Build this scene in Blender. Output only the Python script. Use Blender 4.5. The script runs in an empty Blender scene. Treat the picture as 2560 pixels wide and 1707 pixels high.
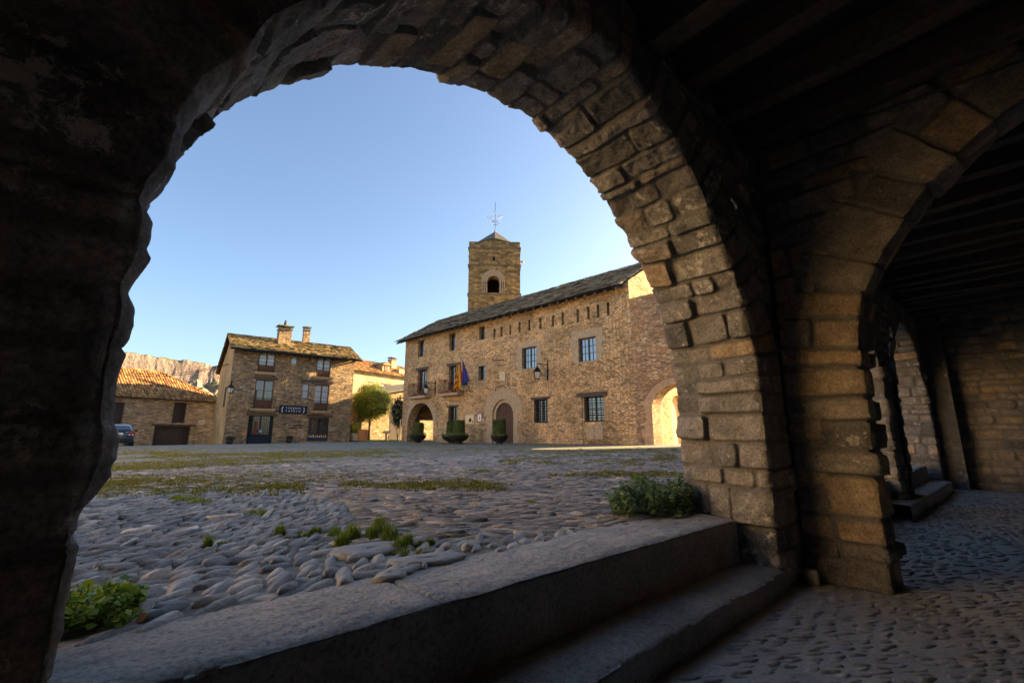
import bpy, math, random
import numpy as np
from mathutils import Vector, Matrix
R_ = math.radians
rng = np.random.default_rng(7)
random.seed(7)
scene = bpy.context.scene

# ------------------------------------------------------------ camera, light
F_PX, CX, CY = 1139.0, 1280.0, 853.5            # 16 mm lens on a 36 mm sensor
PITCH = R_(11.7)
EYE = np.array([0.0, 0.0, 0.6])                 # 0.6 m over the square, 1.05 m over the arcade floor
cam = bpy.data.cameras.new('camera'); camo = bpy.data.objects.new('camera', cam)
scene.collection.objects.link(camo)
cam.sensor_width = 36; cam.lens = 36 * F_PX / 2560
cam.clip_start = 0.02; cam.clip_end = 30000
camo.location = EYE; camo.rotation_euler = (R_(90) + PITCH, 0, 0)
scene.camera = camo

SUN_AZ, SUN_EL = 60.0, 18.5
world = bpy.data.worlds.new('World'); scene.world = world; world.use_nodes = True
wn = world.node_tree.nodes; wl = world.node_tree.links
sky = wn.new('ShaderNodeTexSky'); sky.sky_type = 'NISHITA'; sky.sun_disc = False
sky.sun_elevation = R_(SUN_EL); sky.sun_rotation = R_(SUN_AZ)
sky.altitude = 600; sky.air_density = 1.0; sky.dust_density = 2.9; sky.ozone_density = 2.0
bgn = wn['Background']; bgn.inputs['Strength'].default_value = 0.05
wl.new(sky.outputs['Color'], bgn.inputs['Color'])
sl = bpy.data.lights.new('sun', 'SUN'); sl.energy = 5.0; sl.angle = R_(0.5); sl.color = (1.0, 0.70, 0.36)
so = bpy.data.objects.new('sun', sl); scene.collection.objects.link(so)
sdir = Vector((math.sin(R_(SUN_AZ)) * math.cos(R_(SUN_EL)), math.cos(R_(SUN_AZ)) * math.cos(R_(SUN_EL)), math.sin(R_(SUN_EL))))
so.rotation_euler = sdir.to_track_quat('Z', 'Y').to_euler()
so.location = (60, 40, 40)
vs = scene.view_settings
vs.view_transform = 'Standard'; vs.look = 'None'; vs.gamma = 1.0; vs.exposure = 2.7
scene.display_settings.display_device = 'sRGB'
scene.cycles.max_bounces = 12; scene.cycles.diffuse_bounces = 8

# ------------------------------------------------------------ helpers
def ray(x, y):
    X = (x - CX) / F_PX; Z = -(y - CY) / F_PX
    return np.array([X, math.cos(PITCH) - Z * math.sin(PITCH), math.sin(PITCH) + Z * math.cos(PITCH)])

class Frame:
    """upright local frame: X along a facade, Y into the building, Z up"""
    def __init__(s, ox, oy, az, oz=0.0):
        a = R_(az); s.o = np.array([ox, oy, oz]); s.az = az
        s.T = np.array([math.sin(a), math.cos(a), 0]); s.B = np.array([-math.cos(a), math.sin(a), 0])
        s.rot = math.atan2(s.T[1], s.T[0])
    def px(s, x, y, w=0.0):
        r = ray(x, y); P0 = s.o + s.B * w
        t = ((P0 - EYE) @ s.B) / (r @ s.B)
        P = EYE + r * t - s.o
        return P @ s.T, P[2]
    def world(s, x, y, z):
        return s.o + s.T * x + s.B * y + np.array([0, 0, z])
    def local(s, P):
        P = np.asarray(P) - s.o
        return P @ s.T, P @ s.B

def tag(o, label=None, cat=None, group=None, kind=None):
    if label: o['label'] = label
    if cat: o['category'] = cat
    if group: o['group'] = group
    if kind: o['kind'] = kind
    return o

def empty(name, loc, rz=0.0, label=None, cat=None, group=None):
    o = bpy.data.objects.new(name, None); scene.collection.objects.link(o)
    o.location = loc; o.rotation_euler = (0, 0, rz); o.empty_display_size = 0.2
    return tag(o, label, cat, group)

def frame_empty(name, fr, label, cat, x=0, y=0, z=0, group=None, rz=0.0):
    return empty(name, fr.world(x, y, z), fr.rot + rz, label, cat, group)

def mesh_np(name, V, Fq, mat, parent=None, smooth=False, attrs=None, mats=None, midx=None):
    V = np.asarray(V, dtype=np.float32).reshape(-1, 3)
    me = bpy.data.meshes.new(name)
    if isinstance(Fq, np.ndarray):
        k = Fq.shape[1]; nf = Fq.shape[0]
        me.vertices.add(len(V)); me.vertices.foreach_set('co', V.ravel())
        me.loops.add(nf * k); me.loops.foreach_set('vertex_index', Fq.astype(np.int32).ravel())
        me.polygons.add(nf); me.polygons.foreach_set('loop_start', np.arange(0, nf * k, k, dtype=np.int32))
        try: me.polygons.foreach_set('loop_total', np.full(nf, k, dtype=np.int32))
        except Exception: pass
        me.update(calc_edges=True)
    else:
        me.from_pydata([tuple(map(float, v)) for v in V], [], Fq); me.update()
    if attrs:
        for an, av in attrs.items():
            a = me.attributes.new(an, 'FLOAT', 'POINT'); a.data.foreach_set('value', np.asarray(av, dtype=np.float32).ravel())
    if mats:
        for m in mats: me.materials.append(m)
        me.polygons.foreach_set('material_index', np.asarray(midx, dtype=np.int32))
    else: me.materials.append(mat)
    if smooth: me.polygons.foreach_set('use_smooth', np.ones(len(me.polygons), dtype=bool))
    me.validate()
    o = bpy.data.objects.new(name, me); scene.collection.objects.link(o)
    if parent: o.parent = parent
    return o

class MB:
    def __init__(s): s.v = []; s.f = []
    def add(s, vs_, fs_):
        n = len(s.v); s.v += [tuple(map(float, v)) for v in vs_]; s.f += [tuple(i + n for i in f) for f in fs_]; return s
    def box(s, x0, x1, y0, y1, z0, z1):
        v = [(x0, y0, z0), (x1, y0, z0), (x1, y1, z0), (x0, y1, z0), (x0, y0, z1), (x1, y0, z1), (x1, y1, z1), (x0, y1, z1)]
        return s.add(v, [(0, 3, 2, 1), (4, 5, 6, 7), (0, 1, 5, 4), (1, 2, 6, 5), (2, 3, 7, 6), (3, 0, 4, 7)])
    def bar(s, a, b, r, n=6, r2=None, cap=True):
        a = np.array(a, float); b = np.array(b, float); d = b - a; L = np.linalg.norm(d)
        if L < 1e-9: return s
        d /= L; up = np.array([0, 0, 1.0]) if abs(d[2]) < .9 else np.array([1.0, 0, 0])
        e = np.cross(d, up); e /= np.linalg.norm(e); g = np.cross(d, e); r2 = r if r2 is None else r2
        vs_ = []
        for P, rr in ((a, r), (b, r2)):
            for i in range(n):
                t = 2 * math.pi * i / n; vs_.append(P + rr * (math.cos(t) * e + math.sin(t) * g))
        fs_ = [(i, (i + 1) % n, n + (i + 1) % n, n + i) for i in range(n)]
        if cap: fs_ += [tuple(range(n - 1, -1, -1)), tuple(range(n, 2 * n))]
        return s.add(vs_, fs_)
    def path(s, pts, r, n=6):
        for a, b in zip(pts[:-1], pts[1:]): s.bar(a, b, r, n)
        return s
    def lathe(s, prof, n=24, c=(0, 0, 0)):
        vs_ = []; m = len(prof)
        for i in range(n):
            t = 2 * math.pi * i / n
            for r, z in prof: vs_.append((c[0] + r * math.cos(t), c[1] + r * math.sin(t), c[2] + z))
        fs_ = [(i * m + j, ((i + 1) % n) * m + j, ((i + 1) % n) * m + j + 1, i * m + j + 1) for i in range(n) for j in range(m - 1)]
        return s.add(vs_, fs_)
    def prism(s, poly, y0, y1):
        """poly in (x,z), extruded along y"""
        n = len(poly); vs_ = [(x, y0, z) for x, z in poly] + [(x, y1, z) for x, z in poly]
        return s.add(vs_, [tuple(range(n)), tuple(range(2 * n - 1, n - 1, -1))] + [(i, (i + 1) % n, n + (i + 1) % n, n + i) for i in range(n)])
    def build(s, name, mat, parent=None, smooth=False):
        return mesh_np(name, np.array(s.v), s.f, mat, parent, smooth)

# numpy value noise
_tab = np.random.default_rng(3).random((512, 512))
def vnoise(x, y, seed=0):
    x = np.asarray(x) + seed * 17.31 + 1000; y = np.asarray(y) + seed * 9.77 + 1000
    xi = np.floor(x).astype(int); yi = np.floor(y).astype(int); fx = x - xi; fy = y - yi
    fx = fx * fx * (3 - 2 * fx); fy = fy * fy * (3 - 2 * fy)
    a = _tab[xi % 512, yi % 512]; b = _tab[(xi + 1) % 512, yi % 512]; c = _tab[xi % 512, (yi + 1) % 512]; d = _tab[(xi + 1) % 512, (yi + 1) % 512]
    return (a * (1 - fx) + b * fx) * (1 - fy) + (c * (1 - fx) + d * fx) * fy
def fbm(x, y, o=4, seed=0, g=.5):
    s_ = 0; a = 1; t = 0
    for i in range(o):
        s_ = s_ + a * (vnoise(x * 2 ** i, y * 2 ** i, seed + i * 5) - .5) * 2; t += a; a *= g
    return s_ / t
def ridged(x, y, o=4, seed=0):
    s_ = 0; a = 1; t = 0
    for i in range(o):
        s_ = s_ + a * (1 - 2 * np.abs(vnoise(x * 2.1 ** i, y * 2.1 ** i, seed + i * 3) - .5)); t += a; a *= .5
    return s_ / t
def sstep(a, b, x):
    t = np.clip((x - a) / (b - a), 0, 1); return t * t * (3 - 2 * t)

def grid_faces(nu, nv, keep=None):
    i = np.arange(nu * nv).reshape(nu, nv)
    q = np.stack([i[:-1, :-1], i[1:, :-1], i[1:, 1:], i[:-1, 1:]], -1).reshape(-1, 4)
    if keep is not None: q = q[keep[:-1, :-1].ravel() & keep[1:, 1:].ravel()]
    return q

# ------------------------------------------------------------ materials
def mat_new(name):
    m = bpy.data.materials.new(name); m.use_nodes = True
    nt = m.node_tree; b = nt.nodes['Principled BSDF']
    return m, nt.nodes, nt.links, b
def ramp(ns, cols, interp='LINEAR'):
    r = ns.new('ShaderNodeValToRGB'); r.color_ramp.interpolation = interp
    el = r.color_ramp.elements
    while len(el) < len(cols): el.new(0.5)
    for e, (p, c) in zip(el, cols): e.position = p; e.color = (*c, 1)
    return r
def noise(ns, ls, vec, scale, det=4, rough=.6, dist=0):
    n = ns.new('ShaderNodeTexNoise'); n.inputs['Scale'].default_value = scale; n.inputs['Detail'].default_value = det
    n.inputs['Roughness'].default_value = rough; n.inputs['Distortion'].default_value = dist
    if vec is not None: ls.new(vec, n.inputs['Vector'])
    return n
def mix(ns, ls, mode, fac, a, b):
    m = ns.new('ShaderNodeMix'); m.data_type = 'RGBA'; m.blend_type = mode; m.clamp_result = False
    for k, v in ((0, fac), (6, a), (7, b)):
        if hasattr(v, 'is_linked') or hasattr(v, 'links'): ls.new(v, m.inputs[k])
        elif k == 0: m.inputs[0].default_value = v
        else: m.inputs[k].default_value = (*v, 1)
    return m.outputs[2]
def mth(ns, ls, op, a, b=None, c=None, clamp=False):
    m = ns.new('ShaderNodeMath'); m.operation = op; m.use_clamp = clamp
    for i, v in enumerate((a, b, c)):
        if v is None: continue
        if hasattr(v, 'links'): ls.new(v, m.inputs[i])
        else: m.inputs[i].default_value = v
    return m.outputs[0]
def bump(ns, ls, h, strength, dist, b, prev=None):
    n = ns.new('ShaderNodeBump'); n.inputs['Strength'].default_value = strength; n.inputs['Distance'].default_value = dist
    ls.new(h, n.inputs['Height'])
    if prev is not None: ls.new(prev, n.inputs['Normal'])
    if b is not None: ls.new(n.outputs[0], b.inputs['Normal'])
    return n.outputs[0]
def plain(name, col, rough=.7, metal=0, var=.15, scale=8, bmp=.0, spec=.3):
    m, ns, ls, b = mat_new(name)
    tc = ns.new('ShaderNodeTexCoord'); n = noise(ns, ls, tc.outputs['Object'], scale)
    lo = tuple(c * (1 - var) for c in col); hi = tuple(min(1, c * (1 + var)) for c in col)
    r = ramp(ns, [(.3, lo), (.7, hi)]); ls.new(n.outputs[0], r.inputs[0]); ls.new(r.outputs[0], b.inputs['Base Color'])
    b.inputs['Roughness'].default_value = rough; b.inputs['Metallic'].default_value = metal; b.inputs['Specular IOR Level'].default_value = spec
    if bmp: bump(ns, ls, n.outputs[0], bmp, .01, b)
    return m
def wood(name, col, scale=(3, 3, .6), rough=.75):
    m, ns, ls, b = mat_new(name)
    tc = ns.new('ShaderNodeTexCoord'); mp = ns.new('ShaderNodeMapping'); mp.inputs['Scale'].default_value = scale
    ls.new(tc.outputs['Object'], mp.inputs[0]); n = noise(ns, ls, mp.outputs[0], 9, 6, .65, .6)
    r = ramp(ns, [(.25, tuple(c * .45 for c in col)), (.75, tuple(c * 1.5 for c in col))]); ls.new(n.outputs[0], r.inputs[0])
    ls.new(r.outputs[0], b.inputs['Base Color']); b.inputs['Roughness'].default_value = rough
    bump(ns, ls, n.outputs[0], .5, .01, b); return m
def rubble(name, sc, cols, mortar, jw=.06, warp=.35, bmp=.7, dist=.03, stain=None, rough=.9):
    """coursed rubble masonry: stretched cells, each its own stone colour, recessed joints"""
    m, ns, ls, b = mat_new(name)
    tc = ns.new('ShaderNodeTexCoord')
    wv = noise(ns, ls, tc.outputs['Object'], 1.7, 3)
    sub = ns.new('ShaderNodeVectorMath'); sub.operation = 'MULTIPLY_ADD'
    ls.new(wv.outputs['Color'], sub.inputs[0]); sub.inputs[1].default_value = (warp * .6, warp * .6, warp * .5); ls.new(tc.outputs['Object'], sub.inputs[2])
    mp = ns.new('ShaderNodeMapping'); mp.inputs['Scale'].default_value = sc; ls.new(sub.outputs[0], mp.inputs[0])
    vo = ns.new('ShaderNodeTexVoronoi'); vo.inputs['Scale'].default_value = 1; vo.inputs['Randomness'].default_value = .85; ls.new(mp.outputs[0], vo.inputs['Vector'])
    ve = ns.new('ShaderNodeTexVoronoi'); ve.feature = 'DISTANCE_TO_EDGE'; ve.inputs['Scale'].default_value = 1; ve.inputs['Randomness'].default_value = .85; ls.new(mp.outputs[0], ve.inputs['Vector'])
    sp = ns.new('ShaderNodeSeparateColor'); ls.new(vo.outputs['Color'], sp.inputs[0])
    r = ramp(ns, cols); ls.new(sp.outputs[0], r.inputs[0])
    big = noise(ns, ls, tc.outputs['Object'], .55, 4)
    rb = ramp(ns, [(.3, (.62, .62, .62)), (.7, (1.3, 1.28, 1.22))]); ls.new(big.outputs[0], rb.inputs[0])
    c1 = mix(ns, ls, 'MULTIPLY', 1.0, r.outputs[0], rb.outputs[0])
    fn = noise(ns, ls, tc.outputs['Object'], 22, 6, .7); rf = ramp(ns, [(.3, (.6, .6, .6)), (.72, (1.35, 1.35, 1.35))]); ls.new(fn.outputs[0], rf.inputs[0])
    c2 = mix(ns, ls, 'MULTIPLY', .8, c1, rf.outputs[0])
    jm = ramp(ns, [(0, (0, 0, 0)), (jw, (1, 1, 1))]); ls.new(ve.outputs['Distance'], jm.inputs[0])
    c3 = mix(ns, ls, 'MIX', jm.outputs[0], mortar, c2)
    if stain:
        sx = ns.new('ShaderNodeSeparateXYZ'); ls.new(tc.outputs['Object'], sx.inputs[0])
        h = mth(ns, ls, 'ADD', sx.outputs[2], mth(ns, ls, 'MULTIPLY', big.outputs[0], 1.6))
        rr = ramp(ns, [(0, (0, 0, 0)), (1, (1, 1, 1))]); ls.new(mth(ns, ls, 'DIVIDE', mth(ns, ls, 'SUBTRACT', h, stain[0]), stain[1]), rr.inputs[0])
        c3 = mix(ns, ls, 'MULTIPLY', 1.0, c3, mix(ns, ls, 'MIX', rr.outputs[0], stain[2], (1, 1, 1)))
    ls.new(c3, b.inputs['Base Color']); b.inputs['Roughness'].default_value = rough; b.inputs['Specular IOR Level'].default_value = .2
    hh = mth(ns, ls, 'ADD', jm.outputs[0], mth(ns, ls, 'ADD', mth(ns, ls, 'MULTIPLY', fn.outputs[0], .8), mth(ns, ls, 'MULTIPLY', sp.outputs[1], .9)))
    bump(ns, ls, hh, bmp, dist, b); return m
def blockmat(name, cols, mortar, light=(.32, .29, .25), lamt=.62, fine=60, rough=.85, spec=.25, dark=.6):
    """big modelled stones: colour per stone from the mesh, mortar in the modelled joints, lichen and chips"""
    m, ns, ls, b = mat_new(name)
    a1 = ns.new('ShaderNodeAttribute'); a1.attribute_name = 'rnd'; a2 = ns.new('ShaderNodeAttribute'); a2.attribute_name = 'joint'
    tc = ns.new('ShaderNodeTexCoord')
    r = ramp(ns, cols); ls.new(a1.outputs['Fac'], r.inputs[0])
    n1 = noise(ns, ls, tc.outputs['Object'], 7, 6, .65, .3); r1 = ramp(ns, [(.3, (dark,) * 3), (.7, (1.35, 1.32, 1.25))]); ls.new(n1.outputs[0], r1.inputs[0])
    c = mix(ns, ls, 'MULTIPLY', 1.0, r.outputs[0], r1.outputs[0])
    n2 = noise(ns, ls, tc.outputs['Object'], fine, 6, .75); r2 = ramp(ns, [(.36, (.5, .5, .5)), (.52, (1, 1, 1)), (.68, (1.4, 1.39, 1.36))]); ls.new(n2.outputs[0], r2.inputs[0])
    c = mix(ns, ls, 'MULTIPLY', .9, c, r2.outputs[0])
    n3 = noise(ns, ls, tc.outputs['Object'], 16, 8, .8, .4); n4 = noise(ns, ls, tc.outputs['Object'], 2.2, 3)
    s3 = mth(ns, ls, 'ADD', n3.outputs[0], mth(ns, ls, 'MULTIPLY', mth(ns, ls, 'SUBTRACT', n4.outputs[0], .5), .55))
    r3 = ramp(ns, [(lamt, (0, 0, 0)), (lamt + .05, (1, 1, 1))]); ls.new(s3, r3.inputs[0])
    c = mix(ns, ls, 'MIX', mth(ns, ls, 'MULTIPLY', r3.outputs[0], .8), c, light)
    mo = mix(ns, ls, 'MULTIPLY', .8, mortar, r2.outputs[0])
    c = mix(ns, ls, 'MIX', a2.outputs['Fac'], c, mo)
    ls.new(c, b.inputs['Base Color']); b.inputs['Roughness'].default_value = rough; b.inputs['Specular IOR Level'].default_value = spec
    p = bump(ns, ls, n3.outputs[0], .8, .018, None)
    bump(ns, ls, n2.outputs[0], .8, .008, b, p); return m

M = {}
M['reveal'] = blockmat('reveal_stone', [(0, (.14, .145, .15)), (.3, (.25, .245, .235)), (.55, (.35, .335, .31)), (.8, (.27, .27, .265)), (.93, (.40, .32, .24)), (1, (.47, .36, .24))], (.20, .195, .185), light=(.70, .66, .60), lamt=.585)
M['trans'] = blockmat('brown_stone', [(0, (.16, .16, .158)), (.35, (.31, .29, .265)), (.6, (.40, .36, .30)), (.85, (.46, .35, .23)), (1, (.29, .285, .28))], (.23, .22, .20), light=(.62, .58, .53), lamt=.63)
M['soot'] = blockmat('sooty_stone', [(0, (.02, .018, .017)), (.5, (.035, .03, .027)), (1, (.05, .036, .027))], (.022, .02, .018), light=(.10, .09, .08), lamt=.66)
M['th'] = rubble('golden_rubble', (4.4, 4.4, 9.5), [(0, (.27, .20, .11)), (.25, (.58, .37, .175)), (.5, (.75, .49, .245)), (.72, (.50, .37, .25)), (.88, (.82, .56, .30)), (1, (.60, .31, .12))], (.30, .215, .115), jw=.07, warp=.22, bmp=1.0, dist=.04, stain=(.1, 1.3, (.55, .52, .42)))
M['gate'] = rubble('reddish_rubble', (3.6, 3.6, 8.5), [(0, (.28, .20, .13)), (.3, (.50, .31, .17)), (.55, (.60, .43, .25)), (.8, (.44, .22, .11)), (1, (.64, .47, .28))], (.34, .25, .15), jw=.07, warp=.22, bmp=1.0, dist=.04, stain=(.1, 1.3, (.55, .52, .42)))
M['house'] = rubble('slaty_rubble', (2.9, 2.9, 9.5), [(0, (.22, .185, .14)), (.25, (.45, .32, .20)), (.5, (.66, .43, .235)), (.7, (.46, .38, .27)), (.9, (.72, .50, .25)), (1, (.82, .70, .54))], (.31, .24, .15), jw=.09, warp=.2, bmp=1.0, dist=.2)
M['side'] = rubble('fine_rubble', (5, 5, 13), [(0, (.48, .27, .11)), (.5, (.70, .42, .17)), (1, (.80, .52, .25))], (.5, .31, .14), jw=.08)
M['barn'] = rubble('barn_rubble', (2.6, 2.6, 9), [(0, (.22, .16, .11)), (.4, (.40, .28, .17)), (.75, (.52, .37, .22)), (1, (.64, .48, .31))], (.29, .22, .14), jw=.07)
M['tower'] = rubble('tower_ashlar', (2.0, 2.0, 4.2), [(0, (.26, .19, .10)), (.4, (.50, .35, .17)), (.75, (.66, .46, .23)), (1, (.80, .57, .30))], (.28, .20, .11), jw=.05, warp=.12, stain=(12.8, -4.5, (.55, .53, .45)))
M['pale'] = plain('pale_plaster', (.56, .46, .32), .9, var=.15, scale=3, bmp=.3)
M['dress'] = plain('dressed_stone', (.40, .31, .20), .9, var=.22, scale=5, bmp=.3)
M['beam'] = wood('dark_beam', (.085, .07, .055), (2, 2, 2))
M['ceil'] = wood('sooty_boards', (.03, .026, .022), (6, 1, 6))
M['lintel'] = wood('old_lintel', (.07, .05, .038), (1, 3, 3))
M['wood'] = wood('brown_frame', (.10, .048, .022))
M['door'] = wood('plank_door', (.085, .045, .026), (8, 3, .5))
M['darkwood'] = wood('dark_plank_door', (.045, .030, .022), (9, 3, .5))
M['iron'] = plain('wrought_iron', (.022, .020, .02), .55, .6, .2)
M['slate'] = plain('slate_slab', (.115, .105, .09), .85, var=.45, scale=2.5, bmp=.4)
M['slatewarm'] = plain('lichen_slab', (.30, .23, .125), .9, var=.5, scale=3.5, bmp=.4)
M['tile'] = plain('clay_tile', (.42, .235, .10), .85, var=.5, scale=2.2, bmp=.3)
M['lampglass'] = plain('frosted_lamp_glass', (.55, .50, .44), .25, var=.05, spec=.5)
M['white'] = plain('white_paint', (.75, .73, .68), .6, var=.05)
def glass(name, col, rough=.04):
    m, ns, ls, b = mat_new(name); b.inputs['Base Color'].default_value = (*col, 1); b.inputs['Roughness'].default_value = rough
    b.inputs['Specular IOR Level'].default_value = 1.0; b.inputs['Coat Weight'].default_value = 1.0; b.inputs['Coat Roughness'].default_value = .02; return m
M['glass'] = glass('window_glass', (.02, .022, .025))
M['mirror'] = glass('bright_window_glass', (.02, .02, .02)); M['mirror'].node_tree.nodes['Principled BSDF'].inputs['Coat IOR'].default_value = 2.4
M['curtain'] = glass('curtained_glass', (.34, .40, .46), .3)
def leafmat(name, c0, c1, c2, rough=.55, trans=.25):
    m, ns, ls, b = mat_new(name)
    a = ns.new('ShaderNodeAttribute'); a.attribute_name = 'rnd'
    r = ramp(ns, [(0, c0), (.5, c1), (1, c2)]); ls.new(a.outputs['Fac'], r.inputs[0]); ls.new(r.outputs[0], b.inputs['Base Color'])
    b.inputs['Roughness'].default_value = rough; b.inputs['Specular IOR Level'].default_value = .35
    t = ns.new('ShaderNodeBsdfTranslucent'); ls.new(r.outputs[0], t.inputs[0]); mx = ns.new('ShaderNodeMixShader'); mx.inputs[0].default_value = trans
    out = ns['Material Output']; ls.new(b.outputs[0], mx.inputs[1]); ls.new(t.outputs[0], mx.inputs[2]); ls.new(mx.outputs[0], out.inputs[0]); return m
M['leaf_tree'] = leafmat('tree_leaves', (.08, .13, .015), (.17, .22, .025), (.32, .33, .04), trans=.3)
M['leaf_topi'] = leafmat('clipped_leaves', (.045, .07, .012), (.08, .11, .02), (.13, .16, .03), trans=.1)
M['leaf_dark'] = leafmat('dark_leaves', (.012, .022, .010), (.025, .04, .016), (.04, .06, .02), trans=.1)
M['leaf_yel'] = leafmat('yellow_leaves', (.22, .22, .02), (.34, .32, .03), (.45, .38, .05))
M['leaf_clover'] = leafmat('fresh_leaves', (.10, .20, .02), (.20, .34, .03), (.36, .46, .05), trans=.35)
M['leaf_nettle'] = leafmat('weed_leaves', (.08, .14, .05), (.16, .25, .09), (.26, .36, .14), trans=.25)
M['grass'] = leafmat('grass_blades', (.09, .15, .015), (.18, .27, .025), (.30, .37, .05), trans=.3)
M['bark'] = plain('bark', (.16, .11, .07), .9, var=.3, scale=20, bmp=.5)

def leaves(name, P, Nrm, size, mat, parent=None, seed=1, aspect=.55, rnd=None, fold=True):
    """leaf-sized folded quads at P, facing roughly Nrm"""
    g = np.random.default_rng(seed); n = len(P); P = np.asarray(P); Nrm = np.asarray(Nrm) + g.normal(0, .45, (n, 3)); Nrm /= np.linalg.norm(Nrm, axis=1)[:, None] + 1e-9
    t = g.normal(0, 1, (n, 3)); t -= (t * Nrm).sum(1)[:, None] * Nrm; t /= np.linalg.norm(t, axis=1)[:, None] + 1e-9
    b = np.cross(Nrm, t); s = (size * g.uniform(.6, 1.3, n))[:, None]
    # 6-vert leaf: base, two mids left/right, tip (two quads folded on the midrib)
    base = P - t * s * .5; tip = P + t * s * .5 - Nrm * s * .12; mid = P - Nrm * s * .04
    l = P + b * s * aspect * .5 + Nrm * s * .06; r = P - b * s * aspect * .5 + Nrm * s * .06
    V = np.stack([base, r, mid, l, tip], 1).reshape(-1, 3); k = np.arange(n)[:, None] * 5
    Fq = np.concatenate([k + np.array([[0, 1, 2, 3]]), k + np.array([[2, 1, 4, 3]])], 0)
    rr = g.random(n) if rnd is None else rnd
    return mesh_np(name, V, Fq, mat, parent, False, {'rnd': np.repeat(rr, 5)})

# ------------------------------------------------------------ the arcade (axis az 48, wall planes n = const)
A = Frame(0, 0, 48.0)
EZ = 0.6                      # eye height; measured heights are relative to the eye
FLOOR = -0.45
def AP(u, n, z):              # arrays -> world
    u = np.asarray(u, float); n = np.asarray(n, float); z = np.asarray(z, float)
    u, n, z = np.broadcast_arrays(u, n, z)
    return A.T * u[..., None] + A.B * n[..., None] + np.stack([0 * z, 0 * z, z], -1)

def masonry(Tc, Sc, re, befn, seed, joint=.020, depth=.024, rough=.009, off=.012, tilt=.12, soft=.009, warp=.014):
    g = np.random.default_rng(seed)
    Tw = Tc + .03 * fbm(Sc * .9 + 7, Tc * .6, 2, seed + 8) + warp * fbm(Sc * 2.6, Tc * 2.6, 3, seed); Sw = Sc + warp * fbm(Sc * 3 + 9, Tc * 3, 3, seed + 1)
    ri = np.clip(np.searchsorted(re, Tw) - 1, 0, len(re) - 2)
    re = np.asarray(re); dT = np.minimum(Tw - re[ri], re[ri + 1] - Tw); tm = (re[ri] + re[ri + 1]) / 2
    dS = np.full(Tc.shape, 9.); rn = np.zeros(Tc.shape); ofs = np.zeros(Tc.shape); tl = np.zeros(Tc.shape)
    for r in range(len(re) - 1):
        m = ri == r
        be = np.asarray(befn(r, g))
        if not m.any(): continue
        s = Sw[m]; bi = np.clip(np.searchsorted(be, s) - 1, 0, len(be) - 2)
        dS[m] = np.minimum(s - be[bi], be[bi + 1] - s)
        q = g.random((len(be), 4)); rn[m] = q[bi, 0]; ofs[m] = (q[bi, 1] - .5) * 2 * off
        tl[m] = (q[bi, 2] - .5) * tilt * (s - (be[bi] + be[bi + 1]) / 2) * 2 + (q[bi, 3] - .5) * tilt * 2 * (Tw[m] - tm[m])
    rr = .045; d = np.where((dT < rr) & (dS < rr), rr - np.hypot(rr - np.minimum(dT, rr), rr - np.minimum(dS, rr)), np.minimum(dT, dS))
    k = sstep(joint * .35, joint * .35 + soft, d)
    cut = ridged(Tc * 6, Sc * 3, 4, seed + 7)
    h = -depth * (1 - k) + k * (ofs + tl) + rough * fbm(Tc * 9, Sc * 9, 5, seed + 3, .6) * (.35 + k) + rough * 1.1 * (cut - .6) * k + rough * .35 * fbm(Tc * 38, Sc * 38, 3, seed + 9, .7) + .012 * fbm(Tc * 2.2, Sc * 2.2, 2, seed + 4)
    j = 1 - sstep(joint * .5, joint * 1.5, d)
    return h, rn, j

def interp_r(th, tab):
    a = np.array(tab); return np.interp(th, a[:, 0], a[:, 1])

def arch_profiles(cu, cz, ri_tab, ro_tab, base, spring, step):
    """inner and outer opening curves in (u,z), left base -> over -> right base"""
    zl = np.arange(base, spring, step); th = np.arange(180, 0, -math.degrees(step / 1.8))
    def prof(tab):
        rl = interp_r(180, tab); rr = interp_r(0, tab)
        L = np.stack([np.full(len(zl), cu - rl), zl], 1); r = interp_r(th, tab)
        # springing below the arc centre is straight
        Arc = np.stack([cu + r * np.cos(np.radians(th)), cz + r * np.sin(np.radians(th))], 1)
        Rr = np.stack([np.full(len(zl), cu + rr), zl[::-1]], 1)
        return np.concatenate([L, Arc, Rr])
    return prof(ri_tab), prof(ro_tab)

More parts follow.
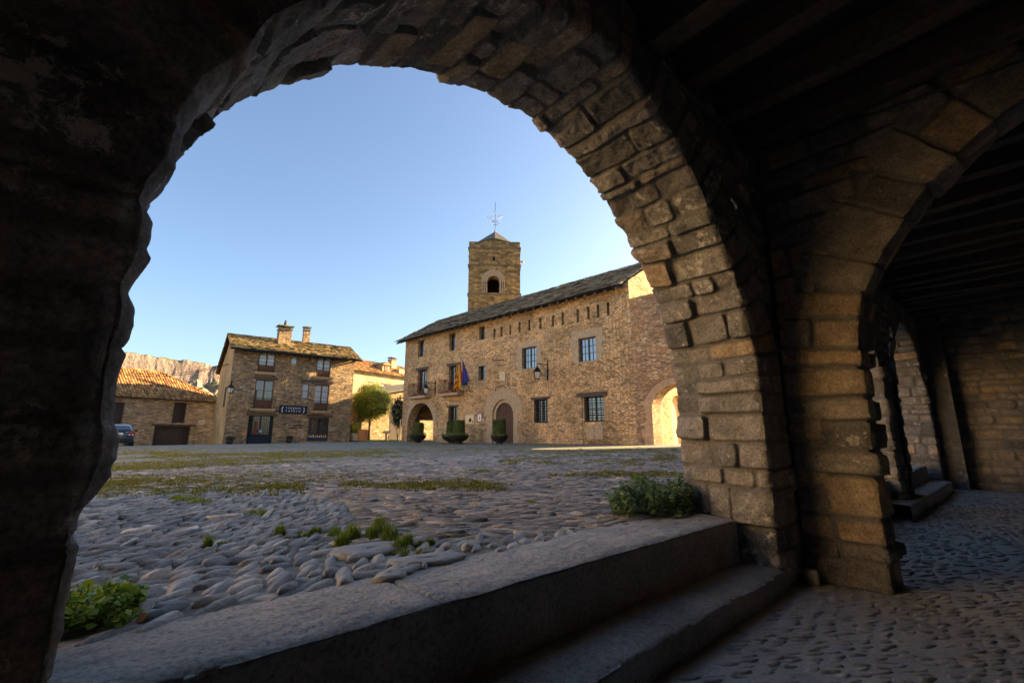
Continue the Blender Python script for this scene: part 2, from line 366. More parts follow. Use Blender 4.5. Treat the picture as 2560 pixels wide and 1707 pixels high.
def arch_ring(name, Pi, Po, a_in, a_out, ring_i, ring_o, res, mat, parent, seed, axis='N', rows=(.13, .27), pushes=None, **kw):
    W = a_out - a_in; mean = (Pi + Po) / 2
    t = np.concatenate([[0], np.cumsum(np.linalg.norm(np.diff(mean, axis=0), axis=1))])
    tg = np.gradient(mean, axis=0); tg /= np.linalg.norm(tg, axis=1)[:, None]
    e = np.stack([-tg[:, 1], tg[:, 0]], 1)            # left of travel = away from the opening
    s = np.arange(-ring_i, W + ring_o + 1e-6, res); Tc, Sc = np.meshgrid(t, s, indexing='ij')
    g = np.random.default_rng(seed); re = [-.05]
    while re[-1] < t[-1] + .1: re.append(re[-1] + (rows[0] + (rows[1] - rows[0]) * g.random() ** 1.3) * (.6 if g.random() < .15 else 1))
    def be(r, gg):
        L = [-ring_i - .3]
        if gg.random() < .5 and ring_i > .3: L.append(-ring_i * gg.uniform(.5, .8))
        k = gg.random()
        if k < .5: L += [W * gg.uniform(.28, .72)]
        elif k < .85: L += [W * gg.uniform(.2, .42), W * gg.uniform(.6, .85)]
        elif k < .95: L += [W * gg.uniform(.15, .28), W * gg.uniform(.42, .58), W * gg.uniform(.75, .88)]
        L.append(W + ring_o + .3); return L
    h, rn, j = masonry(Tc, Sc, re, be, seed, **kw)
    k = np.clip(Sc / W, 0, 1)[..., None]
    P2 = Pi[:, None] * (1 - k) + Po[:, None] * k
    E = np.broadcast_to(e[:, None], P2.shape)
    ex = np.where(Sc < 0, -Sc, np.where(Sc > W, Sc - W, 0))[..., None]
    P2 = P2 + E * ex
    a = a_in + np.clip(Sc, 0, W)
    bl = .035
    wi = 1 - sstep(-bl, bl, Sc); wo = sstep(W - bl, W + bl, Sc); wr = 1 - wi - wo
    N2 = -E * wr[..., None]; Na = wo - wi
    ln = np.sqrt((N2 ** 2).sum(-1) + Na ** 2); N2 = N2 / ln[..., None]; Na = Na / ln
    # round and chip the arrises
    chip = .022 * (np.exp(-(Sc / .03) ** 2) + np.exp(-((Sc - W) / .03) ** 2)) * (.5 + vnoise(Tc * 7, Sc * 2, seed + 11))
    if pushes is not None: mu_, ad_ = pushes(Tc, Sc); h = h * mu_ + ad_
    h = h - chip
    P2 = P2 + N2 * h[..., None]; a = a + Na * h
    V = AP(P2[..., 0], a, P2[..., 1]) if axis == 'N' else AP(a, P2[..., 0], P2[..., 1])
    return mesh_np(name, V, grid_faces(*Tc.shape), mat, parent, True, {'rnd': rn, 'joint': j})

def face_patch(name, c0, c1, z0, z1, plane, res, mat, parent, seed, axis='N', sign=-1, hole=None, rows=(.10, .24), lens=(.18, .5), **kw):
    c = np.arange(c0, c1 + 1e-6, res); z = np.arange(z0, z1 + 1e-6, res); C, Z = np.meshgrid(c, z, indexing='ij')
    g = np.random.default_rng(seed); re = [z0 - .1]
    while re[-1] < z1 + .1: re.append(re[-1] + g.uniform(*rows))
    def be(r, gg):
        L = [c0 - gg.uniform(.05, .4)]
        while L[-1] < c1 + .1: L.append(L[-1] + gg.uniform(*lens))
        return L
    h, rn, j = masonry(Z, C, re, be, seed, **kw)
    p = plane + sign * h
    keep = None if hole is None else ~hole(C, Z)
    V = AP(C, p, Z) if axis == 'N' else AP(p, C, Z)
    return mesh_np(name, V, grid_faces(*C.shape, keep), mat, parent, True, {'rnd': rn, 'joint': j})

arcade = empty('arcade_building', A.world(1.84, 1.6, FLOOR), 0, 'dark stone arcade in the foreground with rough round arches, piers and a low timber ceiling', 'arcade')
ao = np.array(arcade.location)
def to_arc(o):                # keep world-built meshes in place under the arcade's empty
    o.parent = arcade; o.matrix_parent_inverse = Matrix.Translation(-arcade.location); return o

cz = .4 + EZ
RI = [(0, 1.795), (20, 1.735), (37, 1.69), (54, 1.705), (70, 1.74), (83, 1.80), (107, 1.73), (140, 1.76), (158, 1.79), (164, 1.835), (170, 1.835), (180, 1.825)]
RO = [(0, 1.93), (12, 1.91), (24.5, 1.857), (48, 1.77), (68, 1.787), (87, 1.80), (105, 1.768), (124, 1.80), (137, 1.83), (149, 1.85), (160, 1.885), (180, 1.89)]
Pi, Po = arch_profiles(1.84, cz, RI, RO, FLOOR - .05, cz, .0105)
def left_push(T, S):          # bulging, worn stones of the near left jamb
    z = T + FLOOR - .05 - EZ
    tab = [(-1.1, -.01), (-.44, -.01), (-.15, -.01), (-.12, .008), (-.07, .03), (.0, .024), (.04, .010), (.12, .012), (.18, .02), (.28, .022), (.32, .008), (.36, .018), (.42, .030), (.50, .028), (.53, .008), (.60, .018), (.65, .04), (.74, .042), (.77, .030), (.95, .032), (1.05, .036), (1.2, .0)]
    q = np.interp(z, [a for a, b in tab], [b for a, b in tab])
    w = sstep(.5, .2, np.abs(S)) * sstep(1.3, 1.1, z)
    face = sstep(.06, -.02, S)
    return np.where(w > 0, 1 - .7 * w, 1) * (1 - .45 * face), w * (q + .0 + .018 * (ridged(T * 5, S * 2.5, 4, 77) - .6)) - .006 * face
to_arc(arch_ring('stone_arch', Pi, Po, 1.272, 2.05, .46, .3, .0105, M['reveal'], None, 21, rows=(.12, .27), pushes=left_push, depth=.020, off=.008, rough=.014, soft=.007, joint=.020, warp=.02, tilt=.10))
def ring_hole(cu, R, grow):
    def f(C, Z):
        a = (np.hypot(C - cu, Z - cz) < R + grow) & (Z > cz)
        b = (np.abs(C - cu) < R + grow) & (Z <= cz)
        return a | b
    return f
Pi2, Po2 = arch_profiles(6.6, cz, [(0, 1.70), (180, 1.70)], [(0, 1.76), (180, 1.76)], FLOOR - .05, cz, .03)
to_arc(arch_ring('stone_arch', Pi2, Po2, 1.26, 2.05, .35, .2, .03, M['reveal'], None, 23))
Pi3, Po3 = arch_profiles(11.05, cz, [(0, 1.65), (180, 1.65)], [(0, 1.70), (180, 1.70)], FLOOR - .05, cz, .025)
to_arc(arch_ring('stone_arch', Pi3, Po3, 1.26, 2.05, .35, .2, .025, M['reveal'], None, 25, rows=(.14, .24)))
h1 = ring_hole(1.84, 1.8, .36); h2 = ring_hole(6.6, 1.7, .28); h3 = ring_hole(11.05, 1.65, .28); h0 = ring_hole(-3.1, 1.5, 0)
TOPZ = 2.62 + EZ
to_arc(face_patch('inner_wall', -5.0, 13.6, FLOOR - .05, TOPZ, 1.29, .022, M['reveal'], None, 31, hole=lambda C, Z: h0(C, Z) | h1(C, Z) | h2(C, Z) | h3(C, Z), rows=(.12, .26), lens=(.2, .5)))
# transverse arch across the gallery at u = 4.12 .. 4.5
nk = np.array([(.745, -1.1), (.745, .50), (.70, .85), (.65, 1.06), (.53, 1.28), (.42, 1.44), (.15, 1.79), (-.16, 2.02), (-.45, 2.17), (-.85, 2.29), (-1.3, 2.33)])
nk = np.concatenate([nk, [(-2.6 - a, b) for a, b in nk[-2::-1]]]); nk[:, 1] += EZ
tt = np.concatenate([[0], np.cumsum(np.linalg.norm(np.diff(nk, axis=0), axis=1))]); tq = np.arange(0, tt[-1], .013)
prof = np.stack([np.interp(tq, tt, nk[:, 0]), np.interp(tq, tt, nk[:, 1])], 1)
kk = np.ones(13) / 13; pp = prof.copy()
for i in (0, 1): pp[6:-6, i] = np.convolve(prof[:, i], kk, 'valid')
pr = pp[::-1].copy()          # travel so that 'left' points away from the opening
to_arc(arch_ring('transverse_arch', pr, pr + [0, 0], 4.12, 4.50, .52, .2, .013, M['trans'], None, 53, axis='D', rows=(.16, .36), depth=.024, off=.010, rough=.008, joint=.024, soft=.01))
def thole(C, Z):
    zz = np.interp(C, [-3.35, -3.3, -3.1, -2.3, -1.3, -.3, .45, .7, .745, .8], [-9, 1.1, 1.8, 2.45, 2.6, 2.45, 1.75, 1.1, -9, -9]) + EZ + .05
    return Z < zz
thole2 = lambda C, Z: (np.abs(C + 1.3) < 2.045 + .3) & ((Z < .6 + EZ) | (((np.abs(C + 1.3) - 0) / 2.35) ** 2 + ((Z - .6 - EZ) / 2.0) ** 2 < 1))
to_arc(face_patch('transverse_wall', -4.2, 1.262, FLOOR - .05, TOPZ, 4.135, .018, M['trans'], None, 57, axis='D', hole=thole2, rows=(.13, .26), lens=(.22, .55), depth=.02))
# piers behind: solid cores that close the masonry
core = MB()
def abox(mb, u0, u1, n0, n1, z0, z1):
    P = [A.world(u, n, z) for z in (z0, z1) for u, n in ((u0, n0), (u1, n0), (u1, n1), (u0, n1))]
    return mb.add(P, [(0, 3, 2, 1), (4, 5, 6, 7), (0, 1, 5, 4), (1, 2, 6, 5), (2, 3, 7, 6), (3, 0, 4, 7)])
for u0, u1 in ((-5, -4.65), (-1.55, -.06), (3.84, 4.75), (8.42, 9.28), (12.82, 13.55)): abox(core, u0, u1, 1.31, 2.0, -.6, TOPZ)
abox(core, -5, 13.55, 1.31, 2.0, 2.35 + EZ, TOPZ); abox(core, -5, 13.55, 2.03, 2.09, -.7, -.03)
abox(core, 4.17, 4.46, .80, 1.3, -.6, TOPZ); abox(core, 4.17, 4.46, -4.2, -3.42, -.6, TOPZ); abox(core, 4.17, 4.46, -4.2, 1.3, 2.42 + EZ, TOPZ)
to_arc(core.build('wall_core', M['reveal']))
to_arc(face_patch('end_wall', -4.2, 1.3, FLOOR - .05, TOPZ, 13.35, .03, M['trans'], None, 61, axis='D', rows=(.09, .19), lens=(.14, .42), depth=.025))
w = MB(); abox(w, 13.0, 13.36, .93, 1.3, -.6, TOPZ); to_arc(w.build('wall_post', M['trans']))
w = MB(); abox(w, -5.1, 13.6, -4.5, -4.2, -.6, TOPZ + .2); abox(w, -5.3, -5.0, -4.5, 2.0, -.6, TOPZ + .2); abox(w, 13.45, 13.8, -4.5, 2.0, -.6, TOPZ + .2)
to_arc(w.build('back_wall', M['trans']))
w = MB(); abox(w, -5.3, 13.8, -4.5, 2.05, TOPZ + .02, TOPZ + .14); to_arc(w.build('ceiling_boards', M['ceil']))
w = MB(); abox(w, -5.3, 13.8, -7, 2.04, TOPZ + .15, 8.5); to_arc(w.build('upper_storey', M['house']))
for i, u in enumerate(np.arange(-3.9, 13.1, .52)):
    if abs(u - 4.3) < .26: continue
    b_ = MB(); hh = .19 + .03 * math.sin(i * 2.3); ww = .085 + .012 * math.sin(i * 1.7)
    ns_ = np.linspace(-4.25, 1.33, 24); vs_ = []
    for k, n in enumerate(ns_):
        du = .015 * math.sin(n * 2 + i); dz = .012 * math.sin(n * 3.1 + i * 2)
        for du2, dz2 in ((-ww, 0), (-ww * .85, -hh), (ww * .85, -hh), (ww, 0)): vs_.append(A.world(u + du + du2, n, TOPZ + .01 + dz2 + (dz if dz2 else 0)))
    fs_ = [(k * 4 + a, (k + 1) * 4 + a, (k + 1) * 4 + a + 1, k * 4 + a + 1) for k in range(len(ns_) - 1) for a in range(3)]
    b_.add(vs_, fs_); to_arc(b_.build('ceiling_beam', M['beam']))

# ---- steps
M['slab'] = None
def slabmat():
    m, ns, ls, b = mat_new('worn_step_stone'); tc = ns.new('ShaderNodeTexCoord')
    n1 = noise(ns, ls, tc.outputs['Object'], 3, 5, .6); n2 = noise(ns, ls, tc.outputs['Object'], 55, 7, .72, .5); n3 = noise(ns, ls, tc.outputs['Object'], 18, 6, .7, .3)
    r = ramp(ns, [(.3, (.27, .265, .245)), (.55, (.40, .385, .355)), (.8, (.52, .495, .455))]); ls.new(n1.outputs[0], r.inputs[0])
    r2 = ramp(ns, [(.34, (.40, .40, .40)), (.5, (1, 1, 1)), (.7, (1.35, 1.33, 1.3))]); ls.new(n2.outputs[0], r2.inputs[0])
    c = mix(ns, ls, 'MULTIPLY', .95, r.outputs[0], r2.outputs[0]); ls.new(c, b.inputs['Base Color']); b.inputs['Roughness'].default_value = .8
    p = bump(ns, ls, n3.outputs[0], .7, .012, None); bump(ns, ls, n2.outputs[0], .9, .007, b, p); return m
M['slab'] = slabmat()
JT = {3: [-.2, 1.05, 2.72], 9: [.6, 2.2], 12: [6.2], 14: [10.4, 11.5], 15: [9.0, 10.9]}
def step_slab(name, u0, u1, nn, nb, top, bot, label, seed, res=.012, zf=None):
    """tread from the nosing nn back to nb, a riser below the nosing down to bot; worn irregular nosing"""
    u = np.arange(u0, u1 + 1e-6, res); s = np.concatenate([np.arange(-(top - bot), 0, res * 1.5), np.arange(0, nb - nn + 1e-6, res)])
    U, S = np.meshgrid(u, s, indexing='ij')
    ed = .012 * fbm(U * 3, U * 0, 4, seed) + .006 * fbm(U * 14, U * 0, 3, seed + 2)
    pit = fbm(U * 14, S * 26, 5, seed + 4, .65)
    n = np.where(S < 0, nn + ed + .006 * fbm(U * 6, S * 6, 4, seed + 5), nn + ed * np.clip(1 - S / .1, 0, 1) + S)
    z = np.where(S < 0, top + S, top + .007 * pit - .016 * np.exp(-np.maximum(S, 0) / .02) + .012 * fbm(U * 1.3, S * 2, 2, seed + 6))
    if zf is not None: z = z + zf(U)
    for uj in JT.get(seed, []): gq = np.exp(-((U + (n - nn) * .12 - uj + .01 * fbm(n * 9, U * 0, 2, seed)) / .007) ** 2); z = z - .014 * gq * (S >= 0); n = n + .012 * gq * (S < 0)
    z = z - .016 * np.exp(-((U - u0 - (u1 - u0) * .45) / .7) ** 2) * np.exp(-np.maximum(S, 0) / .12) * (S >= 0)
    o = mesh_np(name, AP(U, n, z), grid_faces(*U.shape), M['slab'], None, True)
    return tag(o, label, 'step')
step_slab('stone_step', -.9, 3.66, 1.56, 2.02, 0.0, -.33, 'broad worn upper stone step at the cobbled square, under the big near arch', 3, .0105)
step_slab('stone_step', -1.0, 3.74, 1.262, 1.60, -.306, -.47, 'lower stone step at the arcade floor, under the big near arch', 9, .011)
step_slab('stone_step', 4.9, 8.36, 1.4, 2.1, 0.0, -.33, 'stone step in the middle arch beyond the transverse arch', 12, .03)
step_slab('stone_step', 9.3, 12.5, 1.46, 2.1, 0.02, -.33, 'upper grey step in the far arch beside the end wall', 14, .03)
step_slab('stone_step', 7.7, 12.35, 1.12, 1.50, -.25, -.47, 'lower grey step in the far arch beside the end wall', 15, .03)
# conduit under the ceiling
cp = MB(); pts = [A.world(-2, 1.235, 2.34 + EZ), A.world(2.4, 1.235, 2.345 + EZ), A.world(3.7, 1.235, 2.40 + EZ), A.world(3.95, 1.2, 2.42 + EZ), A.world(4.08, 1.1, 2.44 + EZ), A.world(4.09, .8, 2.43 + EZ), A.world(4.09, -.4, 2.34 + EZ), A.world(4.09, -3.9, 2.3 + EZ)]
cp.path(pts, .011, 8); tag(cp.build('conduit_pipe', plain('grey_conduit', (.10, .10, .10), .4, .0), None, True), 'thin grey conduit pipe running under the arcade ceiling', 'pipe')
# loose wedge of stone at the pier's foot
ws = MB(); P0 = np.array([4.03, 1.19]); g = np.random.default_rng(5)
V = []; 
for i in range(9):
    for j in range(9):
        pass
def rock(name, c, rad, seed, mat, label, cat):
    g = np.random.default_rng(seed); nu, nv = 20, 14; V = []
    for i in range(nu):
        for j in range(nv):
            a = 2 * math.pi * i / nu; b = math.pi * j / (nv - 1)
            d = np.array([math.cos(a) * math.sin(b), math.sin(a) * math.sin(b), math.cos(b)])
            k = np.abs(d) ** 5; r = (1 / max(1e-3, k.sum()) ** .2) * (1 + .12 * float(fbm(d[0] * 2 + 5, d[1] * 2 + d[2], 3, seed)))
            V.append(np.array(c) + A.T * d[0] * rad[0] * r + A.B * d[1] * rad[1] * r + np.array([0, 0, d[2] * rad[2] * r]))
    F_ = [(i * nv + j, ((i + 1) % nu) * nv + j, ((i + 1) % nu) * nv + j + 1, i * nv + j + 1) for i in range(nu) for j in range(nv - 1)]
    return tag(mesh_np(name, V, F_, mat, None, True, {'rnd': np.full(len(V), .8), 'joint': np.zeros(len(V))}), label, cat)
rock('loose_stone', A.world(4.0, 1.20, FLOOR + .05), (.03, .045, .06), 4, M['slab'], 'small loose wedge of stone in the dark corner at the foot of the pier', 'stone')

# ------------------------------------------------------------ the square and the arcade floor
def gz(u, n):
    u = np.asarray(u, float); n = np.asarray(n, float)
    return .0087 * np.clip(u, -40, 60) * sstep(2, 6, n) - .0145 * np.maximum(0, n - 35)
def gzxy(x, y):
    P = np.array([x, y, 0]); return float(gz(P @ A.T, P @ A.B))

def groundmat():
    m, ns, ls, b = mat_new('cobbled_ground'); tc = ns.new('ShaderNodeTexCoord'); geo = ns.new('ShaderNodeNewGeometry')
    mp = ns.new('ShaderNodeMapping'); mp.inputs['Rotation'].default_value = (0, 0, R_(-3)); mp.inputs['Scale'].default_value = (5.2, 15, 1)
    wv = noise(ns, ls, geo.outputs['Position'], 1.3, 3); ad = ns.new('ShaderNodeVectorMath'); ad.operation = 'MULTIPLY_ADD'; ls.new(wv.outputs['Color'], ad.inputs[0]); ad.inputs[1].default_value = (.3, .3, 0); ls.new(geo.outputs['Position'], ad.inputs[2])
    ls.new(ad.outputs[0], mp.inputs[0])
    v = ns.new('ShaderNodeTexVoronoi'); v.inputs['Scale'].default_value = 1; ls.new(mp.outputs[0], v.inputs['Vector'])
    sp = ns.new('ShaderNodeSeparateColor'); ls.new(v.outputs['Color'], sp.inputs[0])
    r = ramp(ns, [(0, (.16, .152, .135)), (.5, (.27, .255, .225)), (.9, (.38, .355, .31)), (.97, (.46, .43, .38)), (1, (.7, .66, .6))]); ls.new(sp.outputs[0], r.inputs[0])
    jr = ramp(ns, [(.35, (1, 1, 1)), (.62, (0, 0, 0))]); ls.new(v.outputs['Distance'], jr.inputs[0])
    c = mix(ns, ls, 'MIX', jr.outputs[0], (.13, .122, .10), r.outputs[0])
    # moss in the joints, in broad uneven bands
    mp2 = ns.new('ShaderNodeMapping'); mp2.inputs['Scale'].default_value = (.10, .30, 1); mp2.inputs['Rotation'].default_value = (0, 0, R_(-6)); ls.new(geo.outputs['Position'], mp2.inputs[0])
    n1 = noise(ns, ls, mp2.outputs[0], 1.0, 4, .6); n2 = noise(ns, ls, geo.outputs['Position'], 9, 5, .75)
    mm = mth(ns, ls, 'ADD', n1.outputs[0], mth(ns, ls, 'MULTIPLY', mth(ns, ls, 'SUBTRACT', n2.outputs[0], .5), .55))
    mr = ramp(ns, [(.50, (0, 0, 0)), (.62, (1, 1, 1))]); ls.new(mm, mr.inputs[0])
    c = mix(ns, ls, 'MIX', mth(ns, ls, 'MULTIPLY', mr.outputs[0], .75), c, (.15, .16, .035))
    ls.new(c, b.inputs['Base Color']); b.inputs['Roughness'].default_value = .75
    bump(ns, ls, mth(ns, ls, 'SUBTRACT', 1.0, v.outputs['Distance']), .9, .03, b); return m
def axisgrid(a): return np.unique(np.concatenate(a))
us = axisgrid([np.linspace(-60, -8, 27), np.linspace(-8, 40, 97), np.linspace(40, 110, 24)]); nsx = axisgrid([np.linspace(2.0, 12, 41), np.linspace(12, 45, 67), np.linspace(45, 110, 40)])
U, N_ = np.meshgrid(us, nsx, indexing='ij'); Z = gz(U, N_) - .009
tag(mesh_np('cobbled_square', AP(U, N_, Z), grid_faces(*U.shape), groundmat(), None, True), kind='structure')

# modelled cobbles near the camera: river stones set on edge, in panels of different direction
_tn, _tm = 10, 4
_V = [(0, 0, 1)]
for j in range(1, _tm + 1):
    ph = j / _tm * 1.75
    for i in range(_tn):
        t = 2 * math.pi * i / _tn; _V.append((math.cos(t) * math.sin(min(ph, 1.57)) ** .62, math.sin(t) * math.sin(min(ph, 1.57)) ** .8, math.cos(ph) if ph > 1.2 else (math.cos(ph) ** .8) * (1 - .22 * abs(math.sin(t)) * math.sin(ph))))
_F = [(0, 1 + i, 1 + (i + 1) % _tn) for i in range(_tn)]
_F += [(1 + (j - 1) * _tn + i, 1 + j * _tn + i, 1 + j * _tn + (i + 1) % _tn, 1 + (j - 1) * _tn + (i + 1) % _tn) for j in range(1, _tm) for i in range(_tn)]
_F3 = []
for f in _F:
    _F3.append((f[0], f[1], f[2]))
    if len(f) == 4: _F3.append((f[0], f[2], f[3]))
_V = np.array(_V); _F3 = np.array(_F3)
def cobbles(name, C, ang, a, b, c, zc, mat, seed, tiltx=None):
    g = np.random.default_rng(seed); n = len(C); V = _V[None] * np.stack([a, b, c], -1)[:, None]
    sk = g.normal(0, .18, n)[:, None]; V[..., 1] += V[..., 0] * sk * .5
    lump = (1 - .32 * (_V[None, :, 0]) ** 2) * (1 + .07 * g.normal(0, 1, (n, len(_V))))
    V[..., 0] *= 1 + .05 * g.normal(0, 1, (n, len(_V))); V[..., 1] *= lump; V[..., 2] *= 1 + .07 * g.normal(0, 1, (n, len(_V)))
    tl = g.normal(0, .10, n)[:, None]; V[..., 2] += V[..., 0] * tl
    tl = g.normal(0, .16, n)[:, None]; V[..., 2] += V[..., 1] * tl
    ca, sa = np.cos(ang)[:, None], np.sin(ang)[:, None]
    X = V[..., 0] * ca - V[..., 1] * sa + C[:, 0:1]; Y = V[..., 0] * sa + V[..., 1] * ca + C[:, 1:2]; Zz = V[..., 2] + zc[:, None]
    F_ = (_F3[None] + (np.arange(n) * len(_V))[:, None, None]).reshape(-1, 3)
    rn = np.repeat(g.random(n), len(_V))
    return mesh_np(name, np.stack([X, Y, Zz], -1), F_, mat, None, True, {'rnd': rn, 'joint': np.zeros(len(rn))})
def cobmat(name, cols, dk=.62, spec=.5, rough=.47):
    m, ns, ls, b = mat_new(name); a1 = ns.new('ShaderNodeAttribute'); a1.attribute_name = 'rnd'; geo = ns.new('ShaderNodeNewGeometry')
    r = ramp(ns, cols); ls.new(a1.outputs['Fac'], r.inputs[0])
    n1 = noise(ns, ls, geo.outputs['Position'], 45, 5, .7, .4); r1 = ramp(ns, [(.3, (dk,) * 3), (.7, (1.3, 1.3, 1.3))]); ls.new(n1.outputs[0], r1.inputs[0])
    n2 = noise(ns, ls, geo.outputs['Position'], 1.6, 3); r2 = ramp(ns, [(.3, (.75, .75, .75)), (.7, (1.25, 1.24, 1.2))]); ls.new(n2.outputs[0], r2.inputs[0])
    c = mix(ns, ls, 'MULTIPLY', 1, mix(ns, ls, 'MULTIPLY', .9, r.outputs[0], r1.outputs[0]), r2.outputs[0])
    ls.new(c, b.inputs['Base Color']); b.inputs['Roughness'].default_value = rough; b.inputs['Specular IOR Level'].default_value = spec
    n3 = noise(ns, ls, geo.outputs['Position'], 140, 5, .7); r3 = ramp(ns, [(.35, (0, 0, 0)), (.65, (1, 1, 1))]); ls.new(n3.outputs[0], r3.inputs[0]); p = bump(ns, ls, n1.outputs[0], .7, .012, None); bump(ns, ls, r3.outputs[0], .3, .002, b, p); return m
M['cob'] = cobmat('river_cobbles', [(0, (.11, .11, .108)), (.25, (.21, .208, .20)), (.55, (.31, .30, .275)), (.8, (.41, .39, .35)), (.95, (.44, .35, .27)), (.985, (.62, .56, .48)), (1, (.75, .70, .62))])
M['cobin'] = cobmat('worn_cobbles', [(0, (.34, .34, .335)), (.6, (.45, .44, .42)), (1, (.55, .53, .50))])
def lattice(az, pa, pb, bounds, seed, jit=.25):
    """brick-like lattice: long axis along azimuth az, pitch pa along and pb across, in world xy"""
    g = np.random.default_rng(seed); a = R_(az); e = np.array([math.sin(a), math.cos(a)]); f = np.array([-e[1], e[0]])
    x0, x1, y0, y1 = bounds; R = max(abs(x0), abs(x1), abs(y0), abs(y1)) * 1.5
    i = np.arange(-int(R / pa) - 1, int(R / pa) + 2); j = np.arange(-int(R / pb) - 1, int(R / pb) + 2); I, J = np.meshgrid(i, j, indexing='ij')
    s = I * pa + (J * .37 % 1) * pa + g.normal(0, pa * .12, I.shape); t = J * pb + g.normal(0, pb * .10, I.shape) + .025 * np.sin(s * 1.7 + J * .1)
    P = s[..., None] * e + t[..., None] * f; P = P.reshape(-1, 2)
    k = (P[:, 0] > x0) & (P[:, 0] < x1) & (P[:, 1] > y0) & (P[:, 1] < y1)
    return P[k]
def un(P): Q = np.c_[P, np.zeros(len(P))]; return Q @ A.T, Q @ A.B
def visible(P, far):
    u, n = un(P); b = np.degrees(np.arctan2(P[:, 0], P[:, 1])); return (n > 1.99) & (n < far) & (b > -50) & (b < 22)
def divn(u): return 2.95 - .28 * np.clip(u, -1, 1) - .42 * np.clip(u - 1.0, 0, 2) + .06 * np.sin(u * 5)
allC = []
def add_panel(P, keep, az, pa, pb, hc, seed, jitter=.12):
    g = np.random.default_rng(seed); P = P[keep]; n = len(P); u, nn = un(P)
    a = pa * .5 * g.uniform(.85, 1.3, n); b = pb * .5 * g.uniform(1.0, 1.55, n); c = np.minimum(b * g.uniform(.7, 1.1, n), hc) + .008
    ang = math.pi / 2 - R_(az) + g.normal(0, jitter, n); zc = gz(u, nn) - c * .55 - .006 + g.normal(0, .004, n)
    allC.append((P, ang, a, b, c, zc))
B1 = (-9, 6, 0, 6); P = lattice(12, .185, .058, B1, 11); u, n = un(P)
add_panel(P, visible(P, 30) & (n < divn(u)) & (n > 2.0), 12, .185, .058, .030, 12, .20)
B2 = (-16, 9, 0, 14)
P = lattice(2, .20, .031, B2, 13); u, n = un(P); be = np.degrees(np.arctan2(P[:, 0], P[:, 1])); bl = be + 3 * np.sin(n * 1.4)
add_panel(P, visible(P, 6.6) & (n >= divn(u)) & (bl < -21), 2, .20, .031, .03, 14, .10)
P = lattice(84, .19, .032, B2, 15); u, n = un(P); be = np.degrees(np.arctan2(P[:, 0], P[:, 1])); bl = be + 3 * np.sin(n * 1.4)
add_panel(P, visible(P, 6.6) & (n >= divn(u)) & (bl >= -21), 84, .19, .032, .03, 16, .10)
P = lattice(70, .19, .045, B2, 17); u, n = un(P)
add_panel(P, visible(P, 10.5) & (n >= 6.6), 70, .19, .045, .03, 18, .15)
cat_ = [np.concatenate([q[i] for q in allC]) for i in range(6)]
tag(cobbles('square_cobbles', *cat_, M['cob'], 19), kind='structure')
# a few big flat slabs let into the cobbles
def flat_slab(i, px, py, L, W, az, name='flat_stone'):
    r = ray(px, py); t = -.6 / r[2]; c = EYE + r * t; g = np.random.default_rng(100 + i); a = R_(az); e = np.array([math.sin(a), math.cos(a)]); f = np.array([-e[1], e[0]])
    th = np.linspace(0, 2 * math.pi, 15)[:-1]; V = []
    rr = 1 + g.normal(0, .09, 14)
    for k, zz in ((1.02, -.04), (1.0, .006), (.92, .016), (.5, .019), (.0, .02)):
        for q, t_ in zip(rr, th):
            s = k * q; V.append((c[0] + e[0] * math.cos(t_) * L * s + f[0] * math.sin(t_) * W * s, c[1] + e[1] * math.cos(t_) * L * s + f[1] * math.sin(t_) * W * s, zz + g.normal(0, .002)))
    F_ = [(j * 14 + k, j * 14 + (k + 1) % 14, (j + 1) * 14 + (k + 1) % 14, (j + 1) * 14 + k) for j in range(4) for k in range(14)]
    return V, F_
fb = MB()
for i, q in enumerate([(930, 1375, .20, .13, 60), (1075, 1400, .19, .10, 62), (1010, 1425, .10, .06, 30), (1125, 1330, .10, .05, 80), (980, 1440, .10, .06, 20), (350, 1325, .12, .045, 10), (560, 1292, .12, .05, 60)]):
    fb.add(*flat_slab(i, *q))
o = mesh_np('flat_stones', np.array(fb.v), fb.f, M['cob'], None, True, {'rnd': np.repeat(np.array([.45, .35, .5, .3, .55, .99, 1.0]), 70), 'joint': np.zeros(490)}); tag(o, kind='structure')

# arcade floor: worn cobbles in mortar
def floormat():
    m, ns, ls, b = mat_new('mortared_floor'); geo = ns.new('ShaderNodeNewGeometry')
    n1 = noise(ns, ls, geo.outputs['Position'], 2.2, 5, .6); n2 = noise(ns, ls, geo.outputs['Position'], 60, 6, .7)
    r = ramp(ns, [(.3, (.40, .395, .375)), (.7, (.56, .545, .51))]); ls.new(n1.outputs[0], r.inputs[0]); r2 = ramp(ns, [(.3, (.65, .65, .65)), (.7, (1.25, 1.25, 1.25))]); ls.new(n2.outputs[0], r2.inputs[0])
    ls.new(mix(ns, ls, 'MULTIPLY', 1, r.outputs[0], r2.outputs[0]), b.inputs['Base Color']); b.inputs['Roughness'].default_value = .7
    bump(ns, ls, n2.outputs[0], .5, .006, b); return m
M['floor'] = floormat()
u = np.concatenate([np.arange(-30, -5, 1.0), np.arange(-5, 13.6, .05)]); n = np.arange(-4.3, 2.12, .05); U, N_ = np.meshgrid(u, n, indexing='ij')
tag(mesh_np('arcade_floor', AP(U, N_, FLOOR + .012 * fbm(U, N_, 3, 5)), grid_faces(*U.shape), M['floor'], None, True), kind='structure')
P = lattice(80, .125, .042, (-2, 11, 0, 12), 31); u, n = un(P); g = np.random.default_rng(32)
band = n > -9
k = (n < 1.2) & (n > -4) & (u > 1.2) & (u < 13.3) & band & (g.random(len(P)) < .93); P = P[k]; u, n = u[k], n[k]; nn_ = len(P)
a = .062 * g.uniform(.7, 1.2, nn_); b = .0205 * g.uniform(.75, 1.2, nn_); c = np.full(nn_, .014)
